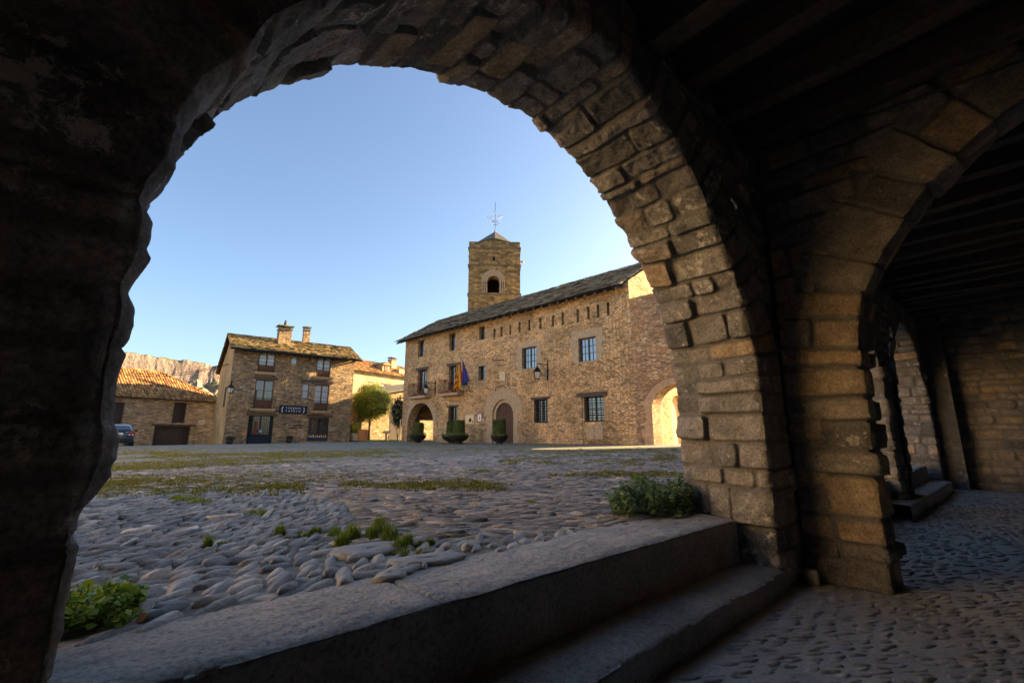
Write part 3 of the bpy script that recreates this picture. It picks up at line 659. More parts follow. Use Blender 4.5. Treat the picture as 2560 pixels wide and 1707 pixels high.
tag(cobbles('arcade_floor_cobbles', P, math.pi / 2 - R_(80) + g.normal(0, .12, nn_), a, b, c, FLOOR + .012 * fbm(u, n, 3, 5) - .008 + g.normal(0, .003, nn_), M['cobin'], 33), kind='structure')

# ------------------------------------------------------------ far terrain and the mountain
def skyline(azd):
    pts = [(298, 873), (329, 868.7), (369.5, 871.4), (393.5, 879.8), (421, 878.8), (452.7, 888), (480.5, 893.6), (508, 895.5), (528.6, 903.8), (552, 904.7), (640, 960), (800, 1040)]
    a = []; e = []
    for x, y in pts:
        r = ray(x, y); a.append(math.degrees(math.atan2(r[0], r[1]))); e.append(r[2] / math.hypot(r[0], r[1]))
    a = [-75] + a + [10]; e = [.15] + e + [.0]
    return np.interp(azd, a, e)
azs = np.concatenate([np.linspace(-70, -44, 60), np.linspace(-43.9, -28, 420), np.linspace(-27.9, 60, 90)]); rs = np.concatenate([np.linspace(105, 1200, 30), np.linspace(1230, 2100, 40), np.linspace(2150, 4400, 40), np.linspace(4430, 7600, 240)])
AZ, RR = np.meshgrid(azs, rs, indexing='ij'); ar = np.radians(AZ); X = RR * np.sin(ar); Y = RR * np.cos(ar)
sk = skyline(AZ)
base = -3 - 70 * sstep(110, 900, RR)
hill = 150 * np.exp(-((RR - 1700) / 330) ** 2) * (1 + .18 * fbm(X / 260, Y / 260, 4, 3)) * sstep(-20, -30, AZ)
front = sstep(4400, 7000, RR); H = sk * 7000
f1 = sstep(4300, 5600, RR) * .36; f2 = sstep(5600, 5900, RR) * .12; f3 = sstep(5900, 6700, RR) * .27; f4 = sstep(6750, 6900, RR) * .25
mt = (f1 + f2 + f3 + f4) * H
rg = ridged(X / 900, Y / 900, 5, 8) - .55; rg2 = ridged(X / 210 + 3, Y / 210, 4, 9) - .55
amp = sstep(4300, 5600, RR) * sstep(7100, 6500, RR)
mt = mt + amp * (470 * rg + 150 * rg2) * np.clip(sk / .15, 0, 1) + 22 * rg2 * sstep(6600, 6900, RR)
mt = mt + amp * 110 * (ridged(AZ * .5 + RR / 1500 + .5 * fbm(X / 700, Y / 700, 3, 5), RR / 1300, 4, 21) - .55)
mt = mt * sstep(7600, 7050, RR) * .98
low = 420 * np.exp(-((RR - 4300) / 500) ** 2) * sstep(-27, -37, AZ) * .45
Zt = base + hill + mt + low
def terrmat():
    m, ns, ls, b = mat_new('mountain_rock'); geo = ns.new('ShaderNodeNewGeometry'); sx = ns.new('ShaderNodeSeparateXYZ'); ls.new(geo.outputs['Normal'], sx.inputs[0])
    n1 = noise(ns, ls, geo.outputs['Position'], .006, 6, .65); n2 = noise(ns, ls, geo.outputs['Position'], .03, 6, .7)
    rock = ramp(ns, [(.3, (.16, .13, .115)), (.7, (.34, .27, .22))]); ls.new(n2.outputs[0], rock.inputs[0])
    veg = ramp(ns, [(.3, (.05, .075, .03)), (.6, (.15, .15, .05)), (.8, (.32, .22, .09))]); ls.new(n1.outputs[0], veg.inputs[0])
    s = mth(ns, ls, 'ADD', sx.outputs[2], mth(ns, ls, 'MULTIPLY', mth(ns, ls, 'SUBTRACT', n1.outputs[0], .5), .7))
    k = ramp(ns, [(.70, (0, 0, 0)), (.80, (1, 1, 1))]); ls.new(s, k.inputs[0])
    ls.new(mix(ns, ls, 'MIX', k.outputs[0], rock.outputs[0], veg.outputs[0]), b.inputs['Base Color']); b.inputs['Roughness'].default_value = 1; b.inputs['Specular IOR Level'].default_value = .05
    bump(ns, ls, n2.outputs[0], .8, 30, b); return m
tag(mesh_np('hills', np.stack([X, Y, Zt], -1), grid_faces(*X.shape), terrmat(), None, False), kind='structure')

# ------------------------------------------------------------ building helpers (local frames)
def arch_pts(x0, x1, zs, zt, n=16):
    """curve from (x1,zs) over to (x0,zs)"""
    c = (x0 + x1) / 2; r = (x1 - x0) / 2
    return [(c + r * math.cos(math.pi * i / n), zs + (zt - zs) * math.sin(math.pi * i / n)) for i in range(n + 1)]
def wall(name, x0, x1, z0, z1, ops, mat, parent, y=0.0, top=None, sub=None):
    """front face at y with openings (x0,x1,z0,z1,spring|None,depth) and their reveals; top(x) gives a sloping top"""
    mb = MB(); xs = sorted({x0, x1, *[o[0] for o in ops], *[o[1] for o in ops]}); zs = sorted({z0, z1, *[o[2] for o in ops], *[o[3] for o in ops]})
    zs = [z for z in zs if z0 <= z <= z1]
    for a, b in zip(xs[:-1], xs[1:]):
        for c, d in zip(zs[:-1], zs[1:]):
            mx, mz = (a + b) / 2, (c + d) / 2
            if any(o[0] < mx < o[1] and o[2] < mz < o[3] for o in ops): continue
            mb.add([(a, y, c), (b, y, c), (b, y, d), (a, y, d)], [(0, 1, 2, 3)])
    for o in ops:
        ox0, ox1, oz0, oz1, sp, dp = o
        if sp is None:
            L = [(ox0, oz0), (ox0, oz1), (ox1, oz1), (ox1, oz0)]
        else:
            ap = arch_pts(ox0, ox1, sp, oz1); L = [(ox1, oz0)] + ap + [(ox0, oz0)]; L = L[::-1]
            m_ = len(ap) // 2
            mb.add([(p[0], y, p[1]) for p in ap[:m_ + 1]] + [(ox1, y, oz1)], [tuple(range(m_ + 2))[::-1]])
            mb.add([(p[0], y, p[1]) for p in ap[m_:]] + [(ox0, y, oz1)], [tuple(range(len(ap) - m_ + 1))[::-1]])
        n = len(L); sill = [] if oz0 <= z0 + 1e-6 else [(n - 1, 0)]
        V = [(a, y, b) for a, b in L] + [(a, y + dp, b) for a, b in L]
        mb.add(V, [(i, i + 1, n + i + 1, n + i) for i in range(n - 1)] + [(n - 1, 0, n, 2 * n - 1) for _ in sill])
    if top:
        mb.add([(x0, y, z1), (x1, y, z1)] + [(x, y, z) for x, z in reversed(top)], [tuple(range(2 + len(top)))])
    return mb
def window(parent, x0, x1, z0, z1, y, cols, rows, fm, gm, fw=.055, bar_=.025, solid=0.0, leaves_=2, name='window'):
    """casement frame with glazing bars; the lower 'solid' fraction is boarded"""
    f = MB(); f.box(x0, x0 + fw, y, y + .07, z0, z1); f.box(x1 - fw, x1, y, y + .07, z0, z1); f.box(x0 + fw, x1 - fw, y, y + .07, z1 - fw, z1); f.box(x0 + fw, x1 - fw, y, y + .07, z0, z0 + fw)
    ix0, ix1, iz0, iz1 = x0 + fw, x1 - fw, z0 + fw, z1 - fw
    if leaves_ == 2: c = (ix0 + ix1) / 2; f.box(c - fw * .8, c + fw * .8, y + .004, y + .066, iz0, iz1)
    zb = iz0 + solid * (iz1 - iz0)
    if solid: f.box(ix0, ix1, y + .02, y + .05, iz0, zb); f.box(ix0, ix1, y + .008, y + .06, zb - fw * .5, zb + fw * .5)
    for i in range(1, cols):
        x = ix0 + (ix1 - ix0) * i / cols
        if leaves_ == 2 and cols % 2 == 0 and i == cols // 2: continue
        f.box(x - bar_ / 2, x + bar_ / 2, y + .012, y + .05, zb, iz1)
    for j in range(1, rows):
        z = zb + (iz1 - zb) * j / rows; f.box(ix0, ix1, y + .014, y + .048, z - bar_ / 2, z + bar_ / 2)
    w_ = f.build(name, fm, parent)
    p = MB(); p.add([(ix0, y + .035, zb), (ix1, y + .035, zb), (ix1, y + .035, iz1), (ix0, y + .035, iz1)], [(0, 1, 2, 3)]); p.build('pane', gm, w_)
    return w_
def grille(parent, x0, x1, z0, z1, y, nx, nz, r=.011):
    g = MB()
    for i in range(nx): x = x0 + (x1 - x0) * (i + .5) / nx; g.bar((x, y, z0), (x, y, z1), r, 5)
    for j in range(nz): z = z0 + (z1 - z0) * (j + .5) / nz; g.bar((x0, y - .012, z), (x1, y - .012, z), r, 5)
    return g.build('grille', M['iron'], parent)
def slab_roof(name, e0, e1, r0, r1, mat, parent, seed, sw=.42, sl=.30, th=.035, under=None):
    """stone slates laid in courses from the eave line e0-e1 up to the ridge line r0-r1 (local points)"""
    g = np.random.default_rng(seed); e0, e1, r0, r1 = map(lambda p: np.array(p, float), (e0, e1, r0, r1))
    up = ((r0 - e0) + (r1 - e1)) / 2; L = np.linalg.norm(up); nr = max(2, int(L / sl)); nrm = np.cross(e1 - e0, up); nrm /= np.linalg.norm(nrm)
    if nrm[2] < 0: nrm = -nrm
    V = []; F_ = []
    for j in range(nr):
        a = j / nr; b = (j + 1.35) / nr; P0 = e0 + (r0 - e0) * a; P1 = e1 + (r1 - e1) * a; Q0 = e0 + (r0 - e0) * min(b, 1.02); Q1 = e1 + (r1 - e1) * min(b, 1.02)
        W = np.linalg.norm(P1 - P0); x = -g.uniform(0, .2) / W
        while x < 1:
            w_ = g.uniform(.6, 1.5) * sw / W; x0, x1 = max(x, -.004), min(x + w_ - .012 / W, 1.004); x += w_
            if x1 - x0 < .03 / W: continue
            h = th * g.uniform(.6, 1.4); l0 = g.normal(0, .035) / max(L, 1); sk = g.normal(0, .012)
            def pt(p, q, t, hh): return p + (q - p) * t + nrm * hh
            A0 = P0 + (P1 - P0) * x0 + (Q0 - P0) * l0; A1 = P0 + (P1 - P0) * x1 + (Q1 - P1) * l0
            B0 = Q0 + (Q1 - Q0) * x0; B1 = Q0 + (Q1 - Q0) * x1; n = len(V)
            lift = h + .05
            V += [A0 + nrm * (lift - h + sk), A1 + nrm * (lift - h - sk), B1 + nrm * .0, B0 + nrm * .0, A0 + nrm * (lift + sk), A1 + nrm * (lift - sk), B1 + nrm * h * .8, B0 + nrm * h * .8]
            F_ += [(n, n + 3, n + 2, n + 1), (n + 4, n + 5, n + 6, n + 7), (n, n + 1, n + 5, n + 4), (n + 1, n + 2, n + 6, n + 5), (n + 3, n, n + 4, n + 7)]
    return mesh_np(name, np.array(V), F_, mat, parent)
def slatemat(name, cols, rough=.85):
    m, ns, ls, b = mat_new(name); geo = ns.new('ShaderNodeNewGeometry'); tc = ns.new('ShaderNodeTexCoord')
    r = ramp(ns, cols); ls.new(geo.outputs['Random Per Island'], r.inputs[0])
    n = noise(ns, ls, tc.outputs['Object'], 3.5, 6, .7); r2 = ramp(ns, [(.3, (.6, .6, .6)), (.7, (1.4, 1.4, 1.35))]); ls.new(n.outputs[0], r2.inputs[0])
    ls.new(mix(ns, ls, 'MULTIPLY', 1, r.outputs[0], r2.outputs[0]), b.inputs['Base Color']); b.inputs['Roughness'].default_value = rough; b.inputs['Specular IOR Level'].default_value = .2
    bump(ns, ls, n.outputs[0], .5, .02, b); return m
M['slate'] = slatemat('grey_slabs', [(0, (.04, .04, .036)), (.5, (.13, .122, .10)), (.9, (.24, .22, .18)), (1, (.15, .16, .07))])
M['slatewarm'] = slatemat('lichen_slabs', [(0, (.05, .04, .025)), (.3, (.16, .12, .06)), (.65, (.34, .25, .12)), (.9, (.48, .36, .17)), (1, (.26, .24, .09))])
M['tile'] = slatemat('clay_tiles', [(0, (.16, .085, .04)), (.35, (.27, .14, .06)), (.7, (.38, .205, .08)), (.92, (.46, .29, .12)), (1, (.20, .18, .07))])
def tile_roof(name, poly, e, up, mat, parent, seed, pw=.21, pl=.38):
    """curved clay tiles over a planar polygon: e = eave direction, up = slope direction, poly = list of local points"""
    g = np.random.default_rng(seed); P = [np.array(p, float) for p in poly]; o = P[0]; e = np.array(e, float); e /= np.linalg.norm(e); up = np.array(up, float); up /= np.linalg.norm(up); nrm = np.cross(e, up)
    if nrm[2] < 0: nrm = -nrm
    Q = np.array([((p - o) @ e, (p - o) @ up) for p in P])
    def inside(x, y):
        c = False; j = len(Q) - 1
        for i in range(len(Q)):
            if (Q[i][1] > y) != (Q[j][1] > y) and x < (Q[j][0] - Q[i][0]) * (y - Q[i][1]) / (Q[j][1] - Q[i][1]) + Q[i][0]: c = not c
            j = i
        return c
    V = []; F_ = []; x = Q[:, 0].min() + pw / 2
    while x < Q[:, 0].max():
        y = Q[:, 1].min() + .01
        while y < Q[:, 1].max():
            if inside(x, y + pl * .3):
                n = len(V); dx = g.normal(0, .012); hh = g.normal(0, .008); r0, r1 = pw * .52, pw * .42; rot = g.normal(0, .03)
                for k, (yy, rr, lf) in enumerate(((y, r0, .035), (y + pl * 1.15, r1, .0))):
                    for i in range(6):
                        t = math.pi * i / 5; V.append(o + e * (x + dx + rot * (yy - y) + rr * math.cos(t)) + up * yy + nrm * (rr * .75 * math.sin(t) + lf + hh))
                F_ += [(n + i, n + i + 1, n + 7 + i, n + 6 + i) for i in range(5)] + [tuple(n + i for i in range(6))]
            y += pl
        x += pw
    return mesh_np(name, np.array(V), F_, mat, parent)
def lantern(name, fr, x, z, label, side=-1, group=None, big=1.0, y=0.0, out=None):
    """wall lantern: bracket plate on the wall, arm running sideways/out, hanging tapered glass lantern"""
    t = frame_empty(name, fr, label, 'lamp', x, y, z, group)
    b = MB(); b.box(-.03, .03, -.05, -.005, -.42 * big, .45 * big); b.bar((0, -.04, .28 * big), (side * .12, -.62 * big, .30 * big), .018 * big, 6); b.bar((0, -.04, .0), (side * .09, -.45 * big, .27 * big), .012, 6); b.bar((0, -.04, -.2 * big), (side * .1, -.35 * big, -.2 * big), .012, 6)
    b.build('bracket', M['iron'], t)
    c = (side * .12, -.62 * big, 0)
    h = MB(); h.bar((c[0], c[1], .30 * big), (c[0], c[1], .18 * big), .012, 6)
    h.lathe([(.02, .2 * big), (.05 * big, .15 * big), (.07 * big, .12 * big), (.22 * big, -.07 * big), (.235 * big, -.09 * big), (.0, -.09 * big)], 4, c)
    h.lathe([(0, -.40 * big), (.11 * big, -.40 * big), (.115 * big, -.37 * big), (.0, -.36 * big)], 4, c)
    for i in range(4):
        a = math.pi / 2 * i; h.bar((c[0] + .20 * big * math.cos(a), c[1] + .20 * big * math.sin(a), -.09 * big), (c[0] + .11 * big * math.cos(a), c[1] + .11 * big * math.sin(a), -.38 * big), .010 * big, 4)
    h.build('lantern_frame', M['iron'], t)
    g = MB(); g.lathe([(.185 * big, -.09 * big), (.10 * big, -.37 * big)], 4, c); g.build('lamp_glass', M['lampglass'], t)
    return t
def stone_trim(mb, x0, x1, z0, z1, y, w=.3):
    return mb

# ------------------------------------------------------------ town hall
r = ray(1003, 1102); L_ = EYE + r * (38 / r[1]); TH = Frame(L_[0], L_[1], 180 - 45.85)
def C(x, y): return 980 + x / 2.529, 500 + y / 2.529
def TR(x0, y0, x1, y1, w=0.0):
    s0 = TH.px(*C(x0, (y0 + y1) / 2), w)[0]; s1 = TH.px(*C(x1, (y0 + y1) / 2), w)[0]; za = TH.px(*C((x0 + x1) / 2, y0), w)[1]; zb = TH.px(*C((x0 + x1) / 2, y1), w)[1]
    return s0, s1, zb, za
thall = frame_empty('town_hall', TH, 'long three storey golden stone town hall with a grey slab roof, balconies and arched door', 'building')
G0 = -.35; EAVE = 8.75; XE = 21.25
att = [TR(165, 885, 202, 990), TR(362, 842, 400, 952), TR(550, 797, 587, 882)]
slx = [(648, 812, 870, 11), (692, 800, 862, 11), (747, 787, 852, 12), (807, 770, 838, 12), (868, 758, 826, 12), (938, 743, 814, 14), (1017, 728, 798, 15), (1079, 709, 790, 15), (1174, 688, 772, 16), (1242, 672, 755, 16), (1302, 660, 743, 17), (1366, 645, 730, 18)]
slits = [TR(a - w / 2, b, a + w / 2, c) for a, b, c, w in slx]
bal = [TR(160, 1072, 218, 1240), TR(358, 1045, 412, 1222)]
small = TR(547, 1048, 590, 1138); w1 = TR(823, 930, 913, 1065); w2 = TR(1180, 868, 1290, 1018)
gw0 = TR(355, 1300, 413, 1400); gw1 = TR(898, 1258, 985, 1408); gw2 = TR(1215, 1240, 1340, 1400)
da = TR(635, 1260, 772, 1508); lo = TR(98, 1282, 261, 1525)
ops = [(*o, None, .32) for o in att] + [(*o, None, .45) for o in slits] + [(*o, None, .30) for o in bal] + [(*small, None, .3), (*w1, None, .26), (*w2, None, .26), (*gw0, None, .3), (*gw1, None, .28), (*gw2, None, .28)]
DOOR = (da[0], da[1], G0, da[3], da[3] - (da[1] - da[0]) / 2, .35); LOG = (lo[0], lo[1], G0, lo[3], lo[3] - (lo[1] - lo[0]) / 2, .75)
mb = wall('wall', 0, XE, G0, EAVE, ops + [DOOR, LOG], M['th'], thall)
# end walls and back
DEP = 8.0; RZ = 10.6 + EZ; RW = 4.0
LE = [(1.5, 3.5)]
mb.add([(0, 0, G0), (0, 1.5, G0), (0, 1.5, EAVE), (0, 0, EAVE)], [(0, 3, 2, 1)]); mb.add([(0, 1.5, 1.9), (0, 3.5, 1.9), (0, 3.5, EAVE), (0, 1.5, EAVE)], [(0, 3, 2, 1)]); mb.add([(0, 3.5, G0), (0, DEP, G0), (0, DEP, EAVE), (0, 3.5, EAVE)], [(0, 3, 2, 1)])
for X in (0, XE): mb.add([(X, 0, EAVE), (X, RW, RZ - .1), (X, DEP, EAVE)], [(0, 1, 2)])
mb.add([(XE, 0, G0), (XE, DEP, G0), (XE, DEP, EAVE), (XE, 0, EAVE)], [(0, 1, 2, 3)]); mb.add([(0, DEP, G0), (XE, DEP, G0), (XE, DEP, EAVE), (0, DEP, EAVE)], [(0, 1, 2, 3)])
wallo = mb.build('wall', M['th'], thall)
# loggia behind the big arch
lg = MB(); lg.add([(.35, .75, G0), (.35, 1.5, G0), (.35, 1.5, 3.4), (.35, .75, 3.4)], [(0, 1, 2, 3)]); lg.add([(.35, 1.5, 2.3), (.35, 3.5, 2.3), (.35, 3.5, 3.4), (.35, 1.5, 3.4)], [(0, 1, 2, 3)]); lg.add([(.35, 3.5, G0), (.35, 4.2, G0), (.35, 4.2, 3.4), (.35, 3.5, 3.4)], [(0, 1, 2, 3)])
for y_ in (1.5, 3.5): lg.add([(0, y_, G0), (.35, y_, G0), (.35, y_, 2.3), (0, y_, 2.3)], [(0, 1, 2, 3)])
lg.add([(0, 1.5, 2.3), (.35, 1.5, 2.3), (.35, 3.5, 2.3), (0, 3.5, 2.3)], [(0, 1, 2, 3)])
lg.add([(.35, 4.2, G0), (5.2, 4.2, G0), (5.2, 4.2, 3.4), (.35, 4.2, 3.4)], [(0, 1, 2, 3)]); lg.add([(5.2, .75, G0), (5.2, 4.2, G0), (5.2, 4.2, 3.4), (5.2, .75, 3.4)], [(0, 1, 2, 3)]); lg.add([(.35, .75, 3.4), (5.2, .75, 3.4), (5.2, 4.2, 3.4), (.35, 4.2, 3.4)], [(0, 1, 2, 3)])
lg.build('loggia', M['th'], thall)
# roof
ov = .62; ez_ = EAVE - .05
slab_roof('roof', (-.75, -ov, ez_ - .32), (XE - .2, -ov, ez_ - .32), (-.75, RW, RZ), (XE - .2, RW, RZ), M['slate'], thall, 5, .5, .27, .045)
rb = MB(); rb.add([(-.7, -ov, ez_ - .36), (XE - .22, -ov, ez_ - .36), (XE - .22, RW, RZ - .06), (-.7, RW, RZ - .06), (-.7, DEP + .5, ez_ - .3), (XE - .22, DEP + .5, ez_ - .3)], [(0, 1, 2, 3), (3, 2, 5, 4)]); rb.build('roof_boarding', M['beam'], thall)
for i in range(34):
    x = -.5 + i * .645
    if x < XE - .3: r_ = MB(); r_.add([(x - .06, -ov + .05, ez_ - .50), (x + .06, -ov + .05, ez_ - .50), (x + .06, .1, ez_ - .18), (x - .06, .1, ez_ - .18), (x - .06, -ov + .05, ez_ - .38), (x + .06, -ov + .05, ez_ - .38), (x + .06, .1, ez_ - .0), (x - .06, .1, ez_ - .0)], [(0, 1, 2, 3), (4, 7, 6, 5), (0, 4, 5, 1), (0, 3, 7, 4), (1, 5, 6, 2)]); r_.build('rafter_end', M['beam'], thall)
# attic and small windows
for o in att: window(thall, o[0], o[1], o[2], o[3], .22, 1, 2, M['darkwood'], M['glass'], leaves_=1)
for o in slits: p = MB(); p.box(o[0], o[1], .40, .44, o[2], o[3]); p.build('slit_shutter', M['iron'], thall)
window(thall, *small, .2, 1, 1, M['darkwood'], M['glass'], leaves_=1)
for o in (w1, w2): window(thall, *o, .16, 4, 3, M['lintel'], M['mirror'], .06, .03)
for o in bal: window(thall, *o, .2, 4, 4, M['wood'], M['glass'], .06, .025, solid=.28, name='balcony_door')
for o, nx, nz in ((gw0, 5, 6), (gw1, 6, 9), (gw2, 8, 10)):
    w_ = window(thall, *o, .22, 4, 4, M['darkwood'], M['glass'] if o is not gw2 else M['mirror'], .06, .03); grille(w_, o[0], o[1], o[2], o[3], .06, nx, nz)
# timber lintels
for q in ((880, 1244, 1000, 1259), (1170, 1214, 1362, 1242), (350, 1297, 424, 1307), (152, 1058, 230, 1073), (350, 1031, 428, 1048)):
    o = TR(*q); l = MB(); l.box(o[0], o[1], -.05, .3, o[2], o[3]); l.build('lintel', M['lintel'], thall)
# dressed stone surrounds, a few millimetres proud
def surround(o, side, top_, bot, name='window_surround'):
    s = MB(); g = np.random.default_rng(int(o[0] * 10)); 
    z = o[2]; i = 0
    while z < o[3] - .05:
        h = min(g.uniform(.22, .36), o[3] - z); wl_ = side * g.uniform(.75, 1.25); wr_ = side * g.uniform(.75, 1.25)
        s.box(o[0] - wl_, o[0], -.018, .02, z, z + h - .006); s.box(o[1], o[1] + wr_, -.018, .02, z, z + h - .006); z += h
    s.box(o[0] - side * .9, o[1] + side * .9, -.02, .02, o[3], o[3] + top_)
    if bot: s.box(o[0] - side * .3, o[1] + side * .3, -.03, .02, o[2] - bot, o[2])
    s.build(name, M['dress'], thall)
surround(w1, .42, .30, .1); surround(w2, .52, .45, .1); surround(small, .12, .10, 0)
# door with double arch and voussoirs
din = TR(680, 1285, 772, 1508); cd = (da[0] + da[1]) / 2; rd = (da[1] - da[0]) / 2; spd = DOOR[4]
def arch_band(cx, zs, r0, r1, y0, y1, zb, mb, n=18, legs=True, fz=1.0):
    P = []
    if legs: P.append((1, 0, zb))
    th = [math.pi * i / n for i in range(n + 1)]
    inn = [(cx + r0 * math.cos(t), zs + r0 * fz * math.sin(t)) for t in th]; out = [(cx + r1 * math.cos(t), zs + r1 * fz * math.sin(t)) for t in th]
    if legs: inn = [(cx + r0, zb)] + inn + [(cx - r0, zb)]; out = [(cx + r1, zb)] + out + [(cx - r1, zb)]
    n_ = len(inn); V = [(x, y, z) for y in (y0, y1) for L in (inn, out) for x, z in L]
    F_ = []
    for i in range(n_ - 1):
        F_ += [(i, i + 1, n_ + i + 1, n_ + i), (i, 2 * n_ + i, 2 * n_ + i + 1, i + 1), (n_ + i, n_ + i + 1, 3 * n_ + i + 1, 3 * n_ + i)]
    F_ += [(0, n_, 3 * n_, 2 * n_), (n_ - 1, 3 * n_ - 1, 4 * n_ - 1, 2 * n_ - 1)]
    return mb.add(V, F_)
ab = MB(); arch_band(cd, spd, rd * .80, rd * .995, .12, .34, G0, ab); ab.build('inner_arch', M['dress'], thall)
vo = MB(); g = np.random.default_rng(3)
for i in range(17):
    a0 = math.pi * (i + .02) / 17; a1 = math.pi * (i + .98) / 17; R0 = rd + .005; R1 = rd + .75 + g.uniform(-.05, .08)
    pts_ = [(cd + R0 * math.cos(a0), spd + R0 * math.sin(a0)), (cd + R1 * math.cos(a0), spd + R1 * math.sin(a0)), (cd + R1 * math.cos(a1), spd + R1 * math.sin(a1)), (cd + R0 * math.cos(a1), spd + R0 * math.sin(a1))]
    vo.prism(pts_, -.016, .03)
z = G0
while z < spd - .1:
    h = g.uniform(.3, .45)
    for sg in (-1, 1): x_ = cd + sg * (rd + .005); wv_ = sg * g.uniform(.3, .6); vo.box(min(x_, x_ + wv_), max(x_, x_ + wv_), -.016, .03, z, min(z + h, spd) - .008)
    z += h
vo.build('door_surround', M['dress'], thall)
la = MB(); clx = (LOG[0] + LOG[1]) / 2; rl = (LOG[1] - LOG[0]) / 2
for i in range(19):
    a0 = math.pi * (i + .02) / 19; a1 = math.pi * (i + .98) / 19; R0 = rl + .005; R1 = rl + .42 + g.uniform(-.04, .06)
    la.prism([(clx + R0 * math.cos(a0), LOG[4] + R0 * math.sin(a0)), (clx + R1 * math.cos(a0), LOG[4] + R1 * math.sin(a0)), (clx + R1 * math.cos(a1), LOG[4] + R1 * math.sin(a1)), (clx + R0 * math.cos(a1), LOG[4] + R0 * math.sin(a1))], -.012, .03)
la.build('arch_voussoirs', M['dress'], thall)
dr = MB(); rr = rd * .80; pts_ = [(cd + rr, G0)] + [(cd + rr * math.cos(math.pi * i / 16), spd + rr * math.sin(math.pi * i / 16)) for i in range(17)] + [(cd - rr, G0)]
dr.prism(pts_, .26, .33); dob = dr.build('door', M['door'], thall)
ds = MB(); 
for i in range(1, 8): x = cd - rr + 2 * rr * i / 8; ztop = spd + math.sqrt(max(0, rr * rr - (x - cd) ** 2)); ds.box(x - (.02 if i == 4 else .006), x + (.02 if i == 4 else .006), .252, .262, G0, ztop)
ds.build('plank_joint', M['iron'], dob)
tp = MB(); arch_band(TR(650, 1180, 745, 1200)[0] + .95, 3.05, 1.0, 1.12, -.09, .02, 3.0, tp, 12, False, .45)
o = TR(650, 1172, 747, 1202); tp = MB(); arch_band((o[0] + o[1]) / 2, o[2], (o[1] - o[0]) / 2 - .1, (o[1] - o[0]) / 2, -.10, .02, o[2], tp, 12, False, .55); tp.build('hood_mould', M['dress'], thall)
o = TR(683, 1083, 720, 1143); pq = MB(); pq.box(o[0], o[1], -.06, .02, o[2], o[3]); pq.box(o[0] + .12, o[1] - .12, -.085, -.055, o[2] + .2, o[3] - .25); pq.box(o[0] + .05, o[1] - .05, -.08, -.055, o[3] - .2, o[3] - .06); pq.build('carved_plaque', M['pale'], thall)
o = TR(665, 1008, 712, 1016); ib = MB(); ib.bar((o[0], -.4, o[2]), (o[1], -.05, o[2] + .02), .03, 6); ib.bar((o[0], -.4, o[2]), (o[0], -.4, o[2] + .12), .03, 6); ib.build('iron_bracket', M['iron'], thall)
# pilaster strip, hatch and drain
o = TR(1186, 1242, 1206, 1530); pb_ = MB(); pb_.box(o[0], o[1], -.05, .02, G0, o[3]); pb_.build('pilaster', M['barn'], thall)
o = TR(1228, 1428, 1335, 1522); ha = MB(); ha.box(o[0], (o[0] + o[1]) / 2 - .01, -.02, .03, o[2] + .1, o[3]); ha.box((o[0] + o[1]) / 2 + .01, o[1], -.02, .03, o[2] + .1, o[3]); ha.build('hatch', M['dress'], thall)
dp_ = MB(); dp_.bar((-.1, -.08, G0), (-.1, -.08, 1.9), .05, 8); dp_.bar((-.1, -.08, 1.9), (-.1, .2, 2.0), .05, 8); dp_.build('drain_pipe', M['pale'], thall)
qn = MB(); g = np.random.default_rng(6); z = G0; k = 0
while z < EAVE - .4:
    h = g.uniform(.28, .42); w_ = .55 if k % 2 else .34; qn.box(.004, w_ * g.uniform(.85, 1.15), -.014, .02, z, z + h - .01); z += h; k += 1
qn.build('corner_quoins', M['gate'], thall)
